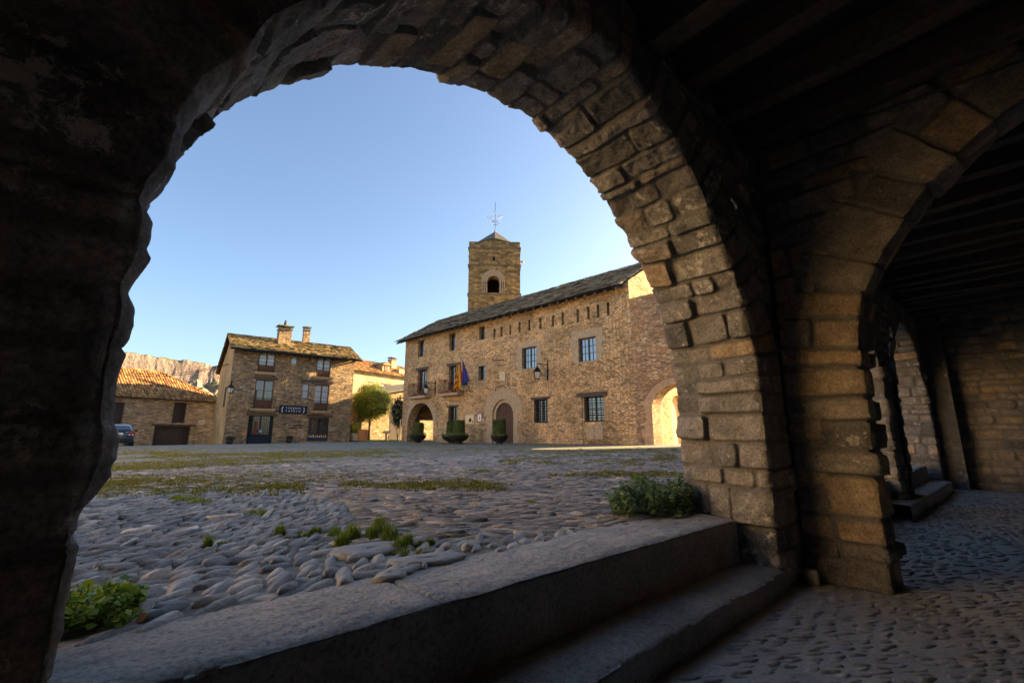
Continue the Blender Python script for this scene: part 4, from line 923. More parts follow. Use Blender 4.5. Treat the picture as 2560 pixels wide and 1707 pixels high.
# balconies with railing; flower boxes are things of their own
M['terracotta'] = plain('terracotta', (.34, .13, .07), .8, var=.2)
for bi, (o, q) in enumerate(((bal[0], (120, 1243, 230, 1252)), (bal[1], (313, 1222, 436, 1240)))):
    e = TR(*q, -.3); x0, x1 = e[0], e[1]; zf = o[2] - .02; dp = .62
    b = MB(); b.box(x0, x1, -dp, .0, zf - .13, zf); b.box(x0 + .06, x1 - .06, -dp + .06, .0, zf - .19, zf - .13); bo = b.build('balcony', M['dress'], thall)
    rl_ = MB(); H_ = 1.0
    rl_.bar((x0 + .03, -dp + .03, zf + H_), (x1 - .03, -dp + .03, zf + H_), .018, 6); rl_.bar((x0 + .03, -dp + .03, zf + .06), (x1 - .03, -dp + .03, zf + .06), .014, 6)
    for x in (x0 + .03, x1 - .03): rl_.bar((x, -dp + .03, zf + H_), (x, 0, zf + H_), .018, 6); rl_.bar((x, -dp + .03, zf + .06), (x, 0, zf + .06), .014, 6); rl_.bar((x, -dp + .03, zf), (x, -dp + .03, zf + H_ + .1), .02, 6); [rl_.bar((x, -dp + .03 + dp * k / 5, zf), (x, -dp + .03 + dp * k / 5, zf + H_), .010, 5) for k in range(1, 5)]
    k_ = int((x1 - x0) / .115)
    for i in range(1, k_): x = x0 + .03 + (x1 - x0 - .06) * i / k_; rl_.bar((x, -dp + .03, zf), (x, -dp + .03, zf + H_), .010, 5)
    rl_.build('railing', M['iron'], bo)
    wd = (x1 - x0); 
    for k in range(4):
        up_ = k // 2; xx = x0 + wd * (.27 + .30 * (k % 2)); 
        t = frame_empty('flower_box', TH, ['left terracotta box on the rail top', 'right terracotta box on the rail top', 'left terracotta box on the floor', 'right terracotta box on the floor'][k] + (' of the balcony over the corner arch' if bi == 0 else ' of the balcony with flags'), 'flower box', xx, -dp + (.13 if up_ else -.05), zf + (.0 if up_ else H_ - .2), 'terracotta boxes on the town hall balconies')
        m_ = MB(); m_.add([(-.21, -.07, .0), (.21, -.07, 0), (.21, .07, 0), (-.21, .07, 0), (-.25, -.1, .18), (.25, -.1, .18), (.25, .1, .18), (-.25, .1, .18)], [(0, 3, 2, 1), (0, 1, 5, 4), (1, 2, 6, 5), (2, 3, 7, 6), (3, 0, 4, 7)]); m_.build('trough', M['terracotta'], t)
        s_ = MB(); s_.add([(-.24, -.09, .16), (.24, -.09, .16), (.24, .09, .16), (-.24, .09, .16)], [(0, 1, 2, 3)]); s_.build('soil', M['bark'], t)
# wall lanterns
o = TR(275, 1160, 288, 1230); lantern('wall_lantern', TH, o[0], o[2] + .55, 'black wall lantern between the two balconies of the town hall', -1, 'black wall lanterns', 1.25)
o = TR(985, 1060, 1000, 1140); lantern('wall_lantern', TH, o[0], o[2] + .55, 'black wall lantern above the grilled windows of the town hall', -1, 'black wall lanterns', 1.35)
# signs
o = TR(467, 1357, 522, 1413); t = frame_empty('notice_board', TH, 'pale square map panel with a dark tower drawing, beside the topiary pots', 'sign', o[0], 0, o[2])
w_, h_ = o[1] - o[0], o[3] - o[2]
pb_ = MB(); pb_.box(0, w_, -.05, -.01, 0, h_); pb_.build('panel', plain('cream_panel', (.70, .55, .36), .7, var=.06), t)
pc_ = MB(); pc_.box(0, w_, -.062, -.05, 0, .035); pc_.box(0, w_, -.062, -.05, h_ - .035, h_); pc_.box(0, .035, -.062, -.05, .035, h_ - .035); pc_.box(w_ - .035, w_, -.062, -.05, .035, h_ - .035); pc_.build('frame', M['pale'], t)
pd_ = MB(); pd_.prism([(w_ * .40, h_ * .2), (w_ * .69, h_ * .2), (w_ * .70, h_ * .55), (w_ * .62, h_ * .55), (w_ * .60, h_ * .72), (w_ * .55, h_ * .6), (w_ * .42, h_ * .5)], -.054, -.051); pd_.prism([(w_ * .80, h_ * .12), (w_ * .90, h_ * .12), (w_ * .90, h_ * .3), (w_ * .83, h_ * .34)], -.054, -.051); pd_.build('drawing', M['iron'], t)
o = TR(545, 1353, 567, 1397); t = frame_empty('small_sign', TH, 'narrow white notice on a grey plate, left of the arched wooden door', 'sign', o[0], 0, o[2])
w_, h_ = o[1] - o[0], o[3] - o[2]
pb_ = MB(); pb_.box(-.04, w_ + .04, -.03, -.01, -.04, h_ + .04); pb_.build('plate', M['slate'], t)
pc_ = MB(); pc_.box(0, w_, -.04, -.03, 0, h_); pc_.build('notice', M['white'], t)
pd_ = MB(); pd_.prism([(w_ * .35, h_ * .25), (w_ * .65, h_ * .25), (w_ * .6, h_ * .5), (w_ * .5, h_ * .62), (w_ * .4, h_ * .5)], -.044, -.041); pd_.box(w_ * .15, w_ * .85, -.044, -.041, h_ * .78, h_ * .82); pd_.build('print', M['iron'], t)
# flags on their rack: three hanging flags and an empty pole
M['flag_r'] = plain('flag_red', (.55, .03, .02), .8, var=.1); M['flag_y'] = plain('flag_yellow', (.85, .60, .03), .8, var=.1); M['flag_b'] = plain('flag_blue', (.05, .06, .26), .8, var=.15)
rk = TR(435, 1150, 500, 1215); t = frame_empty('flagpole_rack', TH, 'iron rack of four slanting pole sockets beside the right balcony', 'rack', rk[0], 0, rk[2])
m_ = MB(); W_ = rk[1] - rk[0]; m_.bar((0, -.28, .75), (W_, -.28, .75), .018, 6); m_.bar((0, -.08, .05), (W_, -.08, .05), .018, 6)
for k in range(4): x = W_ * (.08 + .27 * k); m_.bar((x, -.04, .03), (x, -.36, .85), .025, 6)
for x in (.05, W_ - .05): m_.bar((x, 0, .75), (x, -.28, .75), .015, 6)
m_.build('sockets', M['iron'], t)
tops = [C(415, 1025), C(432, 1012), C(448, 1010)]
for k, (lab, px_, bx, wdt, hgt, off_) in enumerate((('red and yellow striped flag hanging nearest the balcony door', (412, 1022), .08, .42, 2.05, -.12), ('yellow flag with red edges hanging in the middle of the three', (432, 1014), .35, .42, 2.15, .02), ('dark blue flag hanging furthest right of the three', (449, 1010), .62, .60, 1.9, .22))):
    sx, sz = TH.px(*C(*px_), -1.3); base = (rk[0] + W_ * bx, -.12, rk[2] + .2)
    t = frame_empty('flag', TH, lab, 'flag', *base, group='flags on the town hall front')
    p = MB(); tip = np.array([sx - base[0], -1.3 + .12, sz - base[2]]); p.bar((0, 0, 0), tip, .022, 6); p.bar(tip, tip + np.array([-.01, -.03, .1]), .04, 6); p.build('pole', M['pale'], t)
    nu, nv = 26, 18; d = tip / np.linalg.norm(tip)
    V = []; 
    for i in range(nu):
        for j in range(nv):
            a = j / (nv - 1); b_ = i / (nu - 1); top = tip - d * (a * .35)
            wv_ = .13 * math.sin(a * 11 + b_ * 2.0 + k) * (.3 + b_)
            V.append(top + np.array([off_ * b_ + wdt * (a - .4) * (.2 + .5 * b_), wv_ + .05 * b_, -b_ * hgt * (1 - .38 * a) * (.98)]))
    F_ = [(i * nv + j, i * nv + j + 1, (i + 1) * nv + j + 1, (i + 1) * nv + j) for i in range(nu - 1) for j in range(nv - 1)]
    def col(i, j):
        if k == 0: return ((i + j) // 3) % 2
        if k == 1: return 1 if 4 <= j <= 13 else 0
        return 0
    idx = [col(i, j) for i in range(nu - 1) for j in range(nv - 1)]
    mesh_np('cloth', np.array(V), F_, None, t, True, mats=[M['flag_r'], M['flag_y']] if k < 2 else [M['flag_b'], M['flag_b']], midx=idx)

# ------------------------------------------------------------ gate wall with its sunlit passage
gate = frame_empty('gate_wall', TH, 'high reddish stone wall joined to the town hall, with a round gateway lit yellow inside', 'wall', XE, 0, 0)
gx0 = TH.px(*C(1642, 1300))[0] - XE; gx1 = gx0 + 2.9; gzt = TH.px(*C(1762, 1162))[1]; gsp = gzt - 1.15
mb = wall('wall', .003, 10.0, G0, 7.72, [(gx0, gx1, G0, gzt, gsp, .9)], M['gate'], gate, y=.0)
mb.add([(.0, 0, 7.72), (10, 0, 7.72), (10, .9, 7.8), (0, .9, 7.8)], [(0, 1, 2, 3)]); mb.add([(0, .9, G0), (gx0, .9, G0), (gx0, .9, 7.8), (0, .9, 7.8)], [(0, 3, 2, 1)]); mb.add([(gx1, .9, G0), (10, .9, G0), (10, .9, 7.8), (gx1, .9, 7.8)], [(0, 3, 2, 1)]); mb.add([(gx0, .9, gzt), (gx1, .9, gzt), (gx1, .9, 7.8), (gx0, .9, 7.8)], [(0, 3, 2, 1)])
mb.build('wall', M['gate'], gate)
vo = MB(); g = np.random.default_rng(8); cg = (gx0 + gx1) / 2; rg_ = (gx1 - gx0) / 2
for i in range(15):
    a0 = math.pi * (i + .02) / 15; a1 = math.pi * (i + .98) / 15; R0 = rg_ + .004; R1 = rg_ + .42 + g.uniform(-.04, .06); fz = 1.15 / rg_
    vo.prism([(cg + R0 * math.cos(a0), gsp + R0 * fz * math.sin(a0)), (cg + R1 * math.cos(a0), gsp + R1 * fz * math.sin(a0)), (cg + R1 * math.cos(a1), gsp + R1 * fz * math.sin(a1)), (cg + R0 * math.cos(a1), gsp + R0 * fz * math.sin(a1))], -.014, .03)
z = G0
while z < gsp - .1:
    h = g.uniform(.35, .5); vo.box(gx0 - g.uniform(.3, .6), gx0 - .004, -.014, .03, z, min(z + h, gsp) - .008); z += h
vo.build('gate_surround', plain('reddish_quoins', (.46, .31, .19), .9, var=.25, scale=4, bmp=.3), gate)
ps = MB(); px_ = gx0 - .05
ps2 = wall('passage_wall', .9, 6.5, G0, 4.6, [(2.2, 3.9, G0 + .12, 2.75, 1.9, .22)], M['th'], gate)
V = [(px_ - (y_), x_, z_) for x_, y_, z_ in ps2.v]; ps.add([(px_ - yy, xx, zz) for xx, yy, zz in ps2.v], ps2.f); ps.build('passage_wall', M['th'], gate)
pdn = MB(); pdn.box(px_ - .25, px_ - .2, 2.15, 3.95, G0, 2.85); pdn.build('plastered_door', plain('yellow_plaster', (.62, .50, .28), .9, var=.08, scale=2), gate)
stp = MB(); stp.box(px_ + .01, px_ + .35, 2.1, 4.0, G0, G0 + .14); stp.build('doorstep', M['dress'], gate)

# ------------------------------------------------------------ church tower behind
M['dark_trim'] = plain('shadow_line_trim', (.16, .13, .09), .9, var=.3, scale=3, bmp=.4)  # string courses coloured dark to draw in their shadow lines
def tower():
    r = ray(1163, 1089); Y0 = 46.0; c = EYE + r * (Y0 / r[1]); TW = Frame(c[0], c[1], 88.5)
    t = frame_empty('bell_tower', TW, 'square stone bell tower with a low pyramid roof rising behind the town hall roof', 'tower')
    def cc(x, y): return 1120 + x / 4.9, 480 + y / 4.9
    def H(y, x=560): return TW.px(*cc(x, y))[1]
    Wd = TW.px(*cc(884, 900))[0]; zt = H(610); zc = H(686); z2 = H(895); z3 = H(1250); z1 = -1
    bo = (TW.px(*cc(483, 1150))[0], TW.px(*cc(626, 1150))[0], H(1232), H(1032), H(1090), .9)
    slit = (TW.px(*cc(551, 800))[0], TW.px(*cc(575, 800))[0], H(838), H(786), None, .6)
    mb = wall('wall', 0, Wd, z1, zc, [bo, slit], M['tower'], t)
    mb.add([(0, 0, z1), (0, Wd, z1), (0, Wd, zc), (0, 0, zc)], [(0, 3, 2, 1)])
    # side and back walls with their own belfry openings
    for yb, flip in ((Wd, True),):
        b2 = wall('w', 0, Wd, z1, zc, [(bo[0], bo[1] + .2, bo[2] - 1.0, bo[3] - .9, bo[4] - .9, -.6)], M['tower'], t, y=yb); mb.add(b2.v, b2.f)
    mb.add([(Wd, 0, z1), (Wd, Wd, z1), (Wd, Wd, zc), (Wd, 0, zc)], [(0, 1, 2, 3)])
    mb.build('wall', M['tower'], t)
    pr = MB(); e = .10
    for z, h in ((zc, .12), (z2, .10), (z3, .12)): pr = MB(); pr.box(-e, Wd + e, -e, Wd + e, z - h / 2, z + h / 2); pr.build('string_course', M['dark_trim'], t)
    pp = MB()
    for a in ((0, Wd, 0, .35), (0, Wd, Wd - .35, Wd), (0, .35, .352, Wd - .352), (Wd - .35, Wd, .352, Wd - .352)): pp.box(a[0] + .003, a[1] - .003, a[2] + .003, a[3] - .003, zc + .06, zt)
    pp.build('parapet', M['tower'], t)
    fl = MB(); fl.box(.3, Wd - .3, .3, Wd - .3, zc - .3, zc + .1); fl.build('floor', M['tower'], t)
    dk = MB(); dk.box(.5, Wd - .5, 1.6, Wd - .8, z1, bo[2] - .45); dk.build('inner_floor', M['tower'], t)
    # gabled band and pyramid roof
    cx = Wd / 2; x0 = TW.px(*cc(372, 600))[0]; x1 = TW.px(*cc(765, 590))[0]; zg = H(568, 560) + .1; zap = TW.px(*cc(573, 484), cx)[1]
    d = MB(); d.add([(x0, .36, zc + .06), (x1, .36, zc + .06), (x1, .36, zt + .12), (cx, .36, zg), (x0, .36, zt + .12)], [(0, 1, 2, 3, 4)]); d.build('gable_band', M['tower'], t)
    py = MB(); b = .3; py.add([(x0 - .1, .3, zt + .10), (cx, .25, zg + .05), (x1 + .1, .3, zt + .10), (x1 + .1, cx, zg), (x1 + .1, Wd - .3, zt + .1), (cx, Wd - .3, zg), (x0 - .1, Wd - .3, zt + .1), (x0 - .1, cx, zg), (cx, cx, zap)], [(i, (i + 1) % 8, 8) for i in range(8)])
    py.build('roof', M['slate'], t)
    kn = MB(); kn.lathe([(0, .0), (.10, .0), (.12, .08), (.08, .16), (0, .2)], 10, (cx, cx, zap - .1)); kn.build('finial', M['dress'], t)
    # belfry arch orders and colonnettes
    cb = (bo[0] + bo[1]) / 2; r0 = (bo[1] - bo[0]) / 2
    oa = MB(); arch_band(cb, bo[4], r0 + .02, r0 + .20, -.03, .02, bo[2], oa, 14, False); arch_band(cb, bo[4], r0 + .24, r0 + .42, -.06, .02, bo[2], oa, 14, False); arch_band(cb, bo[4], r0 + .46, r0 + .62, -.09, .02, bo[2], oa, 16, False); oa.build('arch_moulding', M['dress'], t)
    for sg in (-1, 1):
        for k in range(3): co = MB(); x = cb + sg * (r0 + .12 + .22 * k); co.bar((x, -.08, bo[2] + .06), (x, -.08, bo[4] - .1), .055, 8); co.box(x - .09, x + .09, -.15, .02, bo[4] - .1, bo[4] + .02); co.box(x - .09, x + .09, -.15, .02, bo[2] - .03, bo[2] + .08); co.build('colonnette', M['dress'], t)
    sp_ = MB(); sp_.bar((Wd, 1.2, z2 + .9), (Wd + .45, 1.1, z2 + .8), .12, 8); sp_.build('gargoyle', M['dress'], t); sp_ = MB(); sp_.bar((0, 1.0, zc - .6), (-.12, 1.0, zc - .6), .15, 8); sp_.build('gargoyle', M['dress'], t)
    # star and rod
    top = TW.world(cx, cx, zap + .1)
    s = frame_empty('star_decoration', TW, 'white five pointed star outline fixed to the rod on top of the bell tower', 'star', cx, cx, zap + .1)
    rod = MB(); rod.bar((0, 0, 0), (0, 0, 3.6), .025, 6); rod.bar((-.25, 0, .75), (.25, 0, .75), .025, 6); rod.bar((-.35, 0, 1.15), (-.05, 0, 1.15), .05, 6); rod.bar((.1, 0, 1.1), (.35, 0, 1.3), .02, 6); rod.build('rod', M['iron'], s)
    st = MB(); R0, R1 = .98, .38; c0 = np.array([0, -.06, 1.45]); P = []
    for i in range(10): a = math.pi / 2 + math.pi * i / 5 + .10; rr_ = R0 if i % 2 == 0 else R1; P.append(c0 + np.array([rr_ * math.cos(a), 0, rr_ * math.sin(a)]))
    for i in range(10): st.bar(P[i], P[(i + 1) % 10], .030, 6)
    st.build('star_outline', M['white'], s)
    return TW, Wd
TW, TWd = tower()

# ------------------------------------------------------------ three storey shop house
r = ray(555.7, 1110.4); L_ = EYE + r * (40 / r[1]); HF = Frame(L_[0], L_[1], 52.3)
def HC(x, y): return 520 + x / 4.479, 780 + y / 4.479
def HR(x0, y0, x1, y1, w=0.0):
    s0 = HF.px(*HC(x0, (y0 + y1) / 2), w)[0]; s1 = HF.px(*HC(x1, (y0 + y1) / 2), w)[0]; za = HF.px(*HC((x0 + x1) / 2, y0), w)[1]; zb = HF.px(*HC((x0 + x1) / 2, y1), w)[1]
    return s0, s1, zb, za
house = frame_empty('shop_house', HF, 'three storey rough stone house with a slab roof, two chimneys and a dark shop sign', 'house')
HB = -.25; HE = 7.92 + EZ; HW = 10.8; HD = 9.7
dA = HR(565, 430, 752, 675); wB = HR(933, 455, 1005, 582); dB = HR(1218, 490, 1375, 730); dC = HR(520, 760, 728, 1080); wD = HR(1056, 800, 1128, 968); dD = HR(1186, 815, 1350, 1105); sd = HR(440, 1160, 727, 1466); sw_ = HR(1120, 1183, 1352, 1457)
ops = [(*o, None, .28) for o in (dA, wB, dB, dC, wD, dD)] + [(sd[0], sd[1], HB, sd[3], None, .4), (sw_[0], sw_[1], sw_[2] + .12, sw_[3], None, .35)]
mb = wall('wall', 0, HW, HB, HE, ops, M['house'], house)
mb.add([(0, HD, HB), (HW, HD, HB), (HW, HD, HE), (0, HD, HE)], [(0, 3, 2, 1)])
RYh = 3.1; RZh = HE + 1.55; REx = .55
mb.add([(HW, 0, HB), (HW, HD, HB), (HW, HD, HE), (HW, RYh, RZh), (HW, 0, HE)], [(0, 1, 2, 3, 4)])
mb.build('wall', M['house'], house)
sdw = MB(); sdw.add([(0, 0, HB), (0, HD, HB), (0, HD, HE - 1.2), (0, RYh, RZh), (0, 0, HE)], [(4, 3, 2, 1, 0)]); sdw.build('side_wall', M['side'], house)
sv = MB(); sv.box(-.04, .1, 2.0, 3.0, 3.2, 5.0); sv.build('side_window', M['darkwood'], house)
slab_roof('roof', (-.35, -.85, HE - .34), (HW + .4, -.85, HE - .34), (-.35, RYh, RZh), (HW + .4, RYh, RZh), M['slatewarm'], house, 9, .36, .20, .075)
slab_roof('back_roof', (-.35, HD + .5, HE - 1.5), (HW + .4, HD + .5, HE - 1.5), (-.35, RYh, RZh), (HW + .4, RYh, RZh), M['slatewarm'], house, 10, .6, .5, .05)
gt = MB(); gt.bar((-.4, -.93, HE - .42), (HW + .45, -.93, HE - .42), .075, 10); gt.add([(-.3, -.83, HE - .40), (HW + .36, -.83, HE - .40), (HW + .36, RYh, RZh - .06), (-.3, RYh, RZh - .06), (-.3, HD + .5, HE - 1.56), (HW + .36, HD + .5, HE - 1.56)], [(0, 1, 2, 3), (3, 2, 5, 4)]); gt.build('gutter', M['iron'], house)
for i in range(16):
    x = .1 + i * .7; q = MB(); q.box(x - .06, x + .06, -.8, .05, HE - .52, HE - .40); q.build('rafter_end', M['beam'], house)
def chimney(parent, x, y, w, z0, z1, cone=True, mat=None):
    mat = mat or M['house']; f = MB(); f.box(x - w / 2, x + w / 2, y - w * .4, y + w * .4, z0, z1); o = f.build('chimney', mat, parent)
    c = MB(); c.box(x - w * .56, x + w * .56, y - w * .5, y + w * .5, z1 + .002, z1 + .07)
    for sx in (-1, 1):
        for sy in (-1, 1): c.box(x + sx * w * .42 - .06, x + sx * w * .42 + .06, y + sy * w * .3 - .06, y + sy * w * .3 + .06, z1 + .072, z1 + .33)
    c.box(x - w * .05, x + w * .05, y - w * .3, y + w * .3, z1 + .072, z1 + .33)
    c.box(x - w * .64, x + w * .64, y - w * .56, y + w * .56, z1 + .332, z1 + .41)
    c.add([(x - w * .5, y - w * .42, z1 + .412), (x + w * .5, y - w * .42, z1 + .412), (x + w * .5, y + w * .42, z1 + .412), (x - w * .5, y + w * .42, z1 + .412), (x - w * .12, y - w * .1, z1 + .52), (x + w * .12, y - w * .1, z1 + .52), (x + w * .12, y + w * .1, z1 + .52), (x - w * .12, y + w * .1, z1 + .52)], [(0, 1, 5, 4), (1, 2, 6, 5), (2, 3, 7, 6), (3, 0, 4, 7), (4, 5, 6, 7)])
    if cone: c.lathe([(w * .14, .50), (w * .11, .8), (w * .05, 1.05), (0, 1.1)], 10, (x, y, z1))
    c.build('chimney_cap', M['slate'], o)
cs = HR(782, 200, 925, 290, 2.0); cs2 = HR(1065, 210, 1140, 280, 3.2)
chimney(house, (cs[0] + cs[1]) / 2, 1.9, cs[1] - cs[0], HE + .3, HF.px(*HC(850, 207), 2.0)[1] + EZ * 0, True)
chimney(house, (cs2[0] + cs2[1]) / 2, 3.2, (cs2[1] - cs2[0]) * .95, HE + .9, HF.px(*HC(1100, 212), 3.2)[1], False)
for o in (dA, dB): window(house, *o, .14, 2, 2, M['wood'], M['curtain'], .075, .04, solid=.30, name='balcony_door')
window(house, *dC, .14, 2, 2, M['wood'], M['glass'], .075, .04, solid=.28, name='balcony_door')
window(house, *dD, .14, 2, 3, M['wood'], M['curtain'], .075, .04, solid=.28, name='balcony_door')
for o in (wB, wD): window(house, *o, .14, 1, 2, M['wood'], M['curtain'], .05, .03, leaves_=1)
for o in (dA, dB, dC, dD):     # shallow stone ledge with an iron railing
    z = o[2]; b = MB(); b.box(o[0] - .28, o[1] + .28, -.34, .02, z - .12, z - .02); b.box(o[0] - .2, o[1] + .2, -.22, .02, z - .24, z - .122); bo = b.build('balcony', M['dress'], house)
    k = MB(); k.bar((o[0] - .2, -.3, z + .92), (o[1] + .2, -.3, z + .92), .016, 5); k.bar((o[0] - .2, -.3, z + .08), (o[1] + .2, -.3, z + .08), .012, 5)
    for x in (o[0] - .2, o[1] + .2): k.bar((x, -.3, z + .92), (x, 0, z + .92), .014, 5)
    m_ = int((o[1] - o[0] + .4) / .12)
    for i in range(m_ + 1): x = o[0] - .2 + (o[1] - o[0] + .4) * i / m_; k.bar((x, -.3, z - .02), (x, -.3, z + .92), .009, 4)
    k.build('railing', M['iron'], bo)
for q in ((513, 722, 777, 757), (1042, 766, 1402, 800)): o = HR(*q); l = MB(); l.box(o[0], o[1], -.06, .2, o[2], o[3]); l.build('lintel', M['lintel'], house)
for q in ((430, 1130, 768, 1160), (1110, 1150, 1397, 1176)): o = HR(*q); l = MB(); l.box(o[0], o[1], -.07, .2, o[2], o[3]); l.build('lintel', M['door'], house)
# shop door behind an iron lattice, shop window
M['navy'] = plain('navy_paint', (.022, .035, .055), .6, var=.1)
zt = sd[3]; x0, x1 = sd[0], sd[1]
w_ = MB(); w_.box(x0, x1, .36, .40, HB, HB + 1.0); w_.box(x0, x0 + .12, .30, .38, HB, zt); w_.box(x1 - .25, x1, .30, .38, HB, zt); w_.box((x0 + x1) / 2 - .03, (x0 + x1) / 2 + .03, .30, .359, HB, zt); sdo = w_.build('shop_door', M['navy'], house)
p = MB(); p.add([(x0 + .1, .37, HB + 1.0), (x1 - .2, .37, HB + 1.0), (x1 - .2, .37, zt), (x0 + .1, .37, zt)], [(0, 1, 2, 3)]); p.build('pane', M['glass'], sdo)
rd_ = MB(); rd_.box(x0 + (x1 - x0) * .30, x0 + (x1 - x0) * .38, .25, .29, HB + 1.0, HB + 2.1); rd_.build('red_banner', plain('red_cloth', (.32, .05, .03), .8), sdo)
gr = MB()
for i in range(15): x = x0 + .05 + (x1 - x0 - .1) * i / 14; gr.bar((x, .06, HB), (x, .06, zt), .011, 4)
for j in range(12): z = HB + .05 + (zt - HB - .1) * j / 11; gr.bar((x0, .05, z), (x1, .05, z), .009, 4)
gr.build('grille', M['iron'], sdo)
lk = MB(); lk.box((x0 + x1) / 2 - .12, (x0 + x1) / 2 + .14, .02, .05, HB + 1.15, HB + 1.4); lk.build('lock_plate', plain('steel', (.35, .36, .38), .4, .5), sdo)
x0, x1, z0, z1 = sw_[0], sw_[1], sw_[2] + .12, sw_[3]
w_ = MB(); w_.box(x0, x0 + .07, .2, .3, z0, z1); w_.box(x1 - .07, x1, .2, .3, z0, z1); w_.box(x0 + .07, x1 - .07, .2, .3, z0, z0 + .35); w_.box(x0 + .07, x1 - .07, .2, .3, z1 - .08, z1); swo = w_.build('shop_window', M['navy'], house)
p = MB(); p.add([(x0 + .07, .27, z0 + .35), (x1 - .07, .27, z0 + .35), (x1 - .07, .27, z1 - .08), (x0 + .07, .27, z1 - .08)], [(0, 1, 2, 3)]); p.build('pane', M['glass'], swo)
g = np.random.default_rng(4); jj = MB()
for i in range(9): x = x0 + .2 + i * (x1 - x0 - .4) / 8; h = g.uniform(.08, .25); jj.box(x - .05, x + .05, .215, .262, z0 + .352, z0 + .352 + h)
jj.build('window_display', M['pale'], swo)
# sign
def text_obj(name, body, size, mat, parent, loc, ext=.004, align='CENTER', spacing=1.0, sx=1.0):
    cu = bpy.data.curves.new(name, 'FONT'); cu.body = body; cu.size = size; cu.align_x = align; cu.align_y = 'CENTER'; cu.extrude = ext; cu.space_character = spacing
    o = bpy.data.objects.new(name, cu); scene.collection.objects.link(o)
    dg = bpy.context.evaluated_depsgraph_get(); me = bpy.data.meshes.new_from_object(o.evaluated_get(dg)); bpy.data.objects.remove(o)
    me.materials.clear(); me.materials.append(mat); ob = bpy.data.objects.new(name, me); scene.collection.objects.link(ob); ob.parent = parent
    ob.location = loc; ob.rotation_euler = (R_(90), 0, 0); ob.scale = (sx, 1, 1); return ob
o = HR(797, 1047, 1103, 1137); sg_ = frame_empty('shop_sign', HF, 'dark blue rectangular shop sign with white letters between curly brackets', 'sign', o[0], 0, o[2])
W_, H_ = o[1] - o[0], o[3] - o[2]
p = MB(); p.box(0, W_, -.07, -.01, 0, H_); p.build('board', plain('sign_blue', (.015, .022, .045), .6, var=.05), sg_)
p = MB(); fr_ = .07; p.box(-.02, W_ + .02, -.09, -.07, 0, fr_); p.box(-.02, W_ + .02, -.09, -.07, H_ - fr_, H_); p.box(-.02, fr_, -.09, -.07, fr_, H_ - fr_); p.box(W_ - fr_, W_ + .02, -.09, -.07, fr_, H_ - fr_); p.build('sign_frame', M['iron'], sg_)
M['letter'] = plain('white_letters', (.75, .78, .82), .5, var=.0)
text_obj('lettering', 'SABORES', H_ * .27, M['letter'], sg_, (W_ / 2, -.078, H_ * .68), spacing=1.75)
text_obj('lettering', 'DE', H_ * .12, M['letter'], sg_, (W_ / 2, -.078, H_ * .50))
text_obj('lettering', 'PUEBLO', H_ * .27, M['letter'], sg_, (W_ / 2, -.078, H_ * .31), spacing=2.1)
text_obj('bracket', '{', H_ * .75, M['letter'], sg_, (W_ * .10, -.078, H_ * .5)); text_obj('bracket', '}', H_ * .75, M['letter'], sg_, (W_ * .90, -.078, H_ * .5))
o = HR(930, 1225, 1050, 1312)
ln = frame_empty('wall_lettering', HF, 'three short lines of small dark metal letters on the wall below the shop sign', 'letters', o[0], 0, o[2]); W_, H_ = o[1] - o[0], o[3] - o[2]
g = np.random.default_rng(14); p = MB()      # too small in the photo to be read: rows of thin marks
for row, (a, b) in enumerate(((.52, 1.0), (.18, 1.0), (.0, 1.0))):
    x = a * W_; z = H_ * (.88 - .40 * row)
    while x < b * W_ - .03: w2_ = g.uniform(.03, .06); p.box(x, x + w2_, -.03, -.01, z, z + H_ * .10 * g.uniform(.8, 1.3)); x += w2_ + .02
p.build('metal_letters', M['iron'], ln)
o = HR(205, 790, 232, 920); lantern('wall_lantern', HF, .12, (o[2] + o[3]) / 2 + .1, 'black wall lantern on the left corner of the shop house', -1, 'black wall lanterns', 1.35)
# the house lantern hangs out to the left of the corner
# ------------------------------------------------------------ low barn
r = ray(534, 1111); L_ = EYE + r * (49 / r[1]); BF = Frame(L_[0], L_[1], 31.7)
def BC(x, y): return 240 + x / 5.406, 840 + y / 5.406
def BR(x0, y0, x1, y1, w=0.0):
    s0 = BF.px(*BC(x0, (y0 + y1) / 2), w)[0]; s1 = BF.px(*BC(x1, (y0 + y1) / 2), w)[0]; za = BF.px(*BC((x0 + x1) / 2, y0), w)[1]; zb = BF.px(*BC((x0 + x1) / 2, y1), w)[1]
    return s0, s1, zb, za
barn = frame_empty('stone_barn', BF, 'low stone barn with an orange clay tile roof and dark plank doors', 'barn')
bx0 = BF.px(*BC(160, 1200))[0]; be0 = BF.px(*BC(1575, 890), -.5); be1 = BF.px(*BC(175, 800), -.5)
BB = -1.15; BE = be0[1] + .12; BD = 8.0
dl = BR(188, 893, 372, 1212); dr_ = BR(1040, 898, 1220, 1170); dg_ = BR(775, 1218, 1265, 1478); dlo = BR(395, 1290, 490, 1478)
ops = [(dl[0], dl[1], dl[2], dl[3], None, .3), (dr_[0], dr_[1], dr_[2], dr_[3], None, .3), (dg_[0], dg_[1], BB, dg_[3], None, .4), (dlo[0], dlo[1], BB, dlo[3], None, .4)]
bx0 -= .4
mb = wall('wall', bx0, 0.0, BB, BE, ops, M['barn'], barn); mb.add([(0, 0, BB), (0, BD, BB), (0, BD, BE), (0, 0, BE)], [(0, 1, 2, 3)]); mb.add([(bx0, 0, BB), (bx0, BD, BB), (bx0, BD, BE), (bx0, 0, BE)], [(0, 3, 2, 1)]); mb.add([(bx0, BD, BB), (0, BD, BB), (0, BD, BE), (bx0, BD, BE)], [(0, 1, 2, 3)])
mb.build('wall', M['barn'], barn)
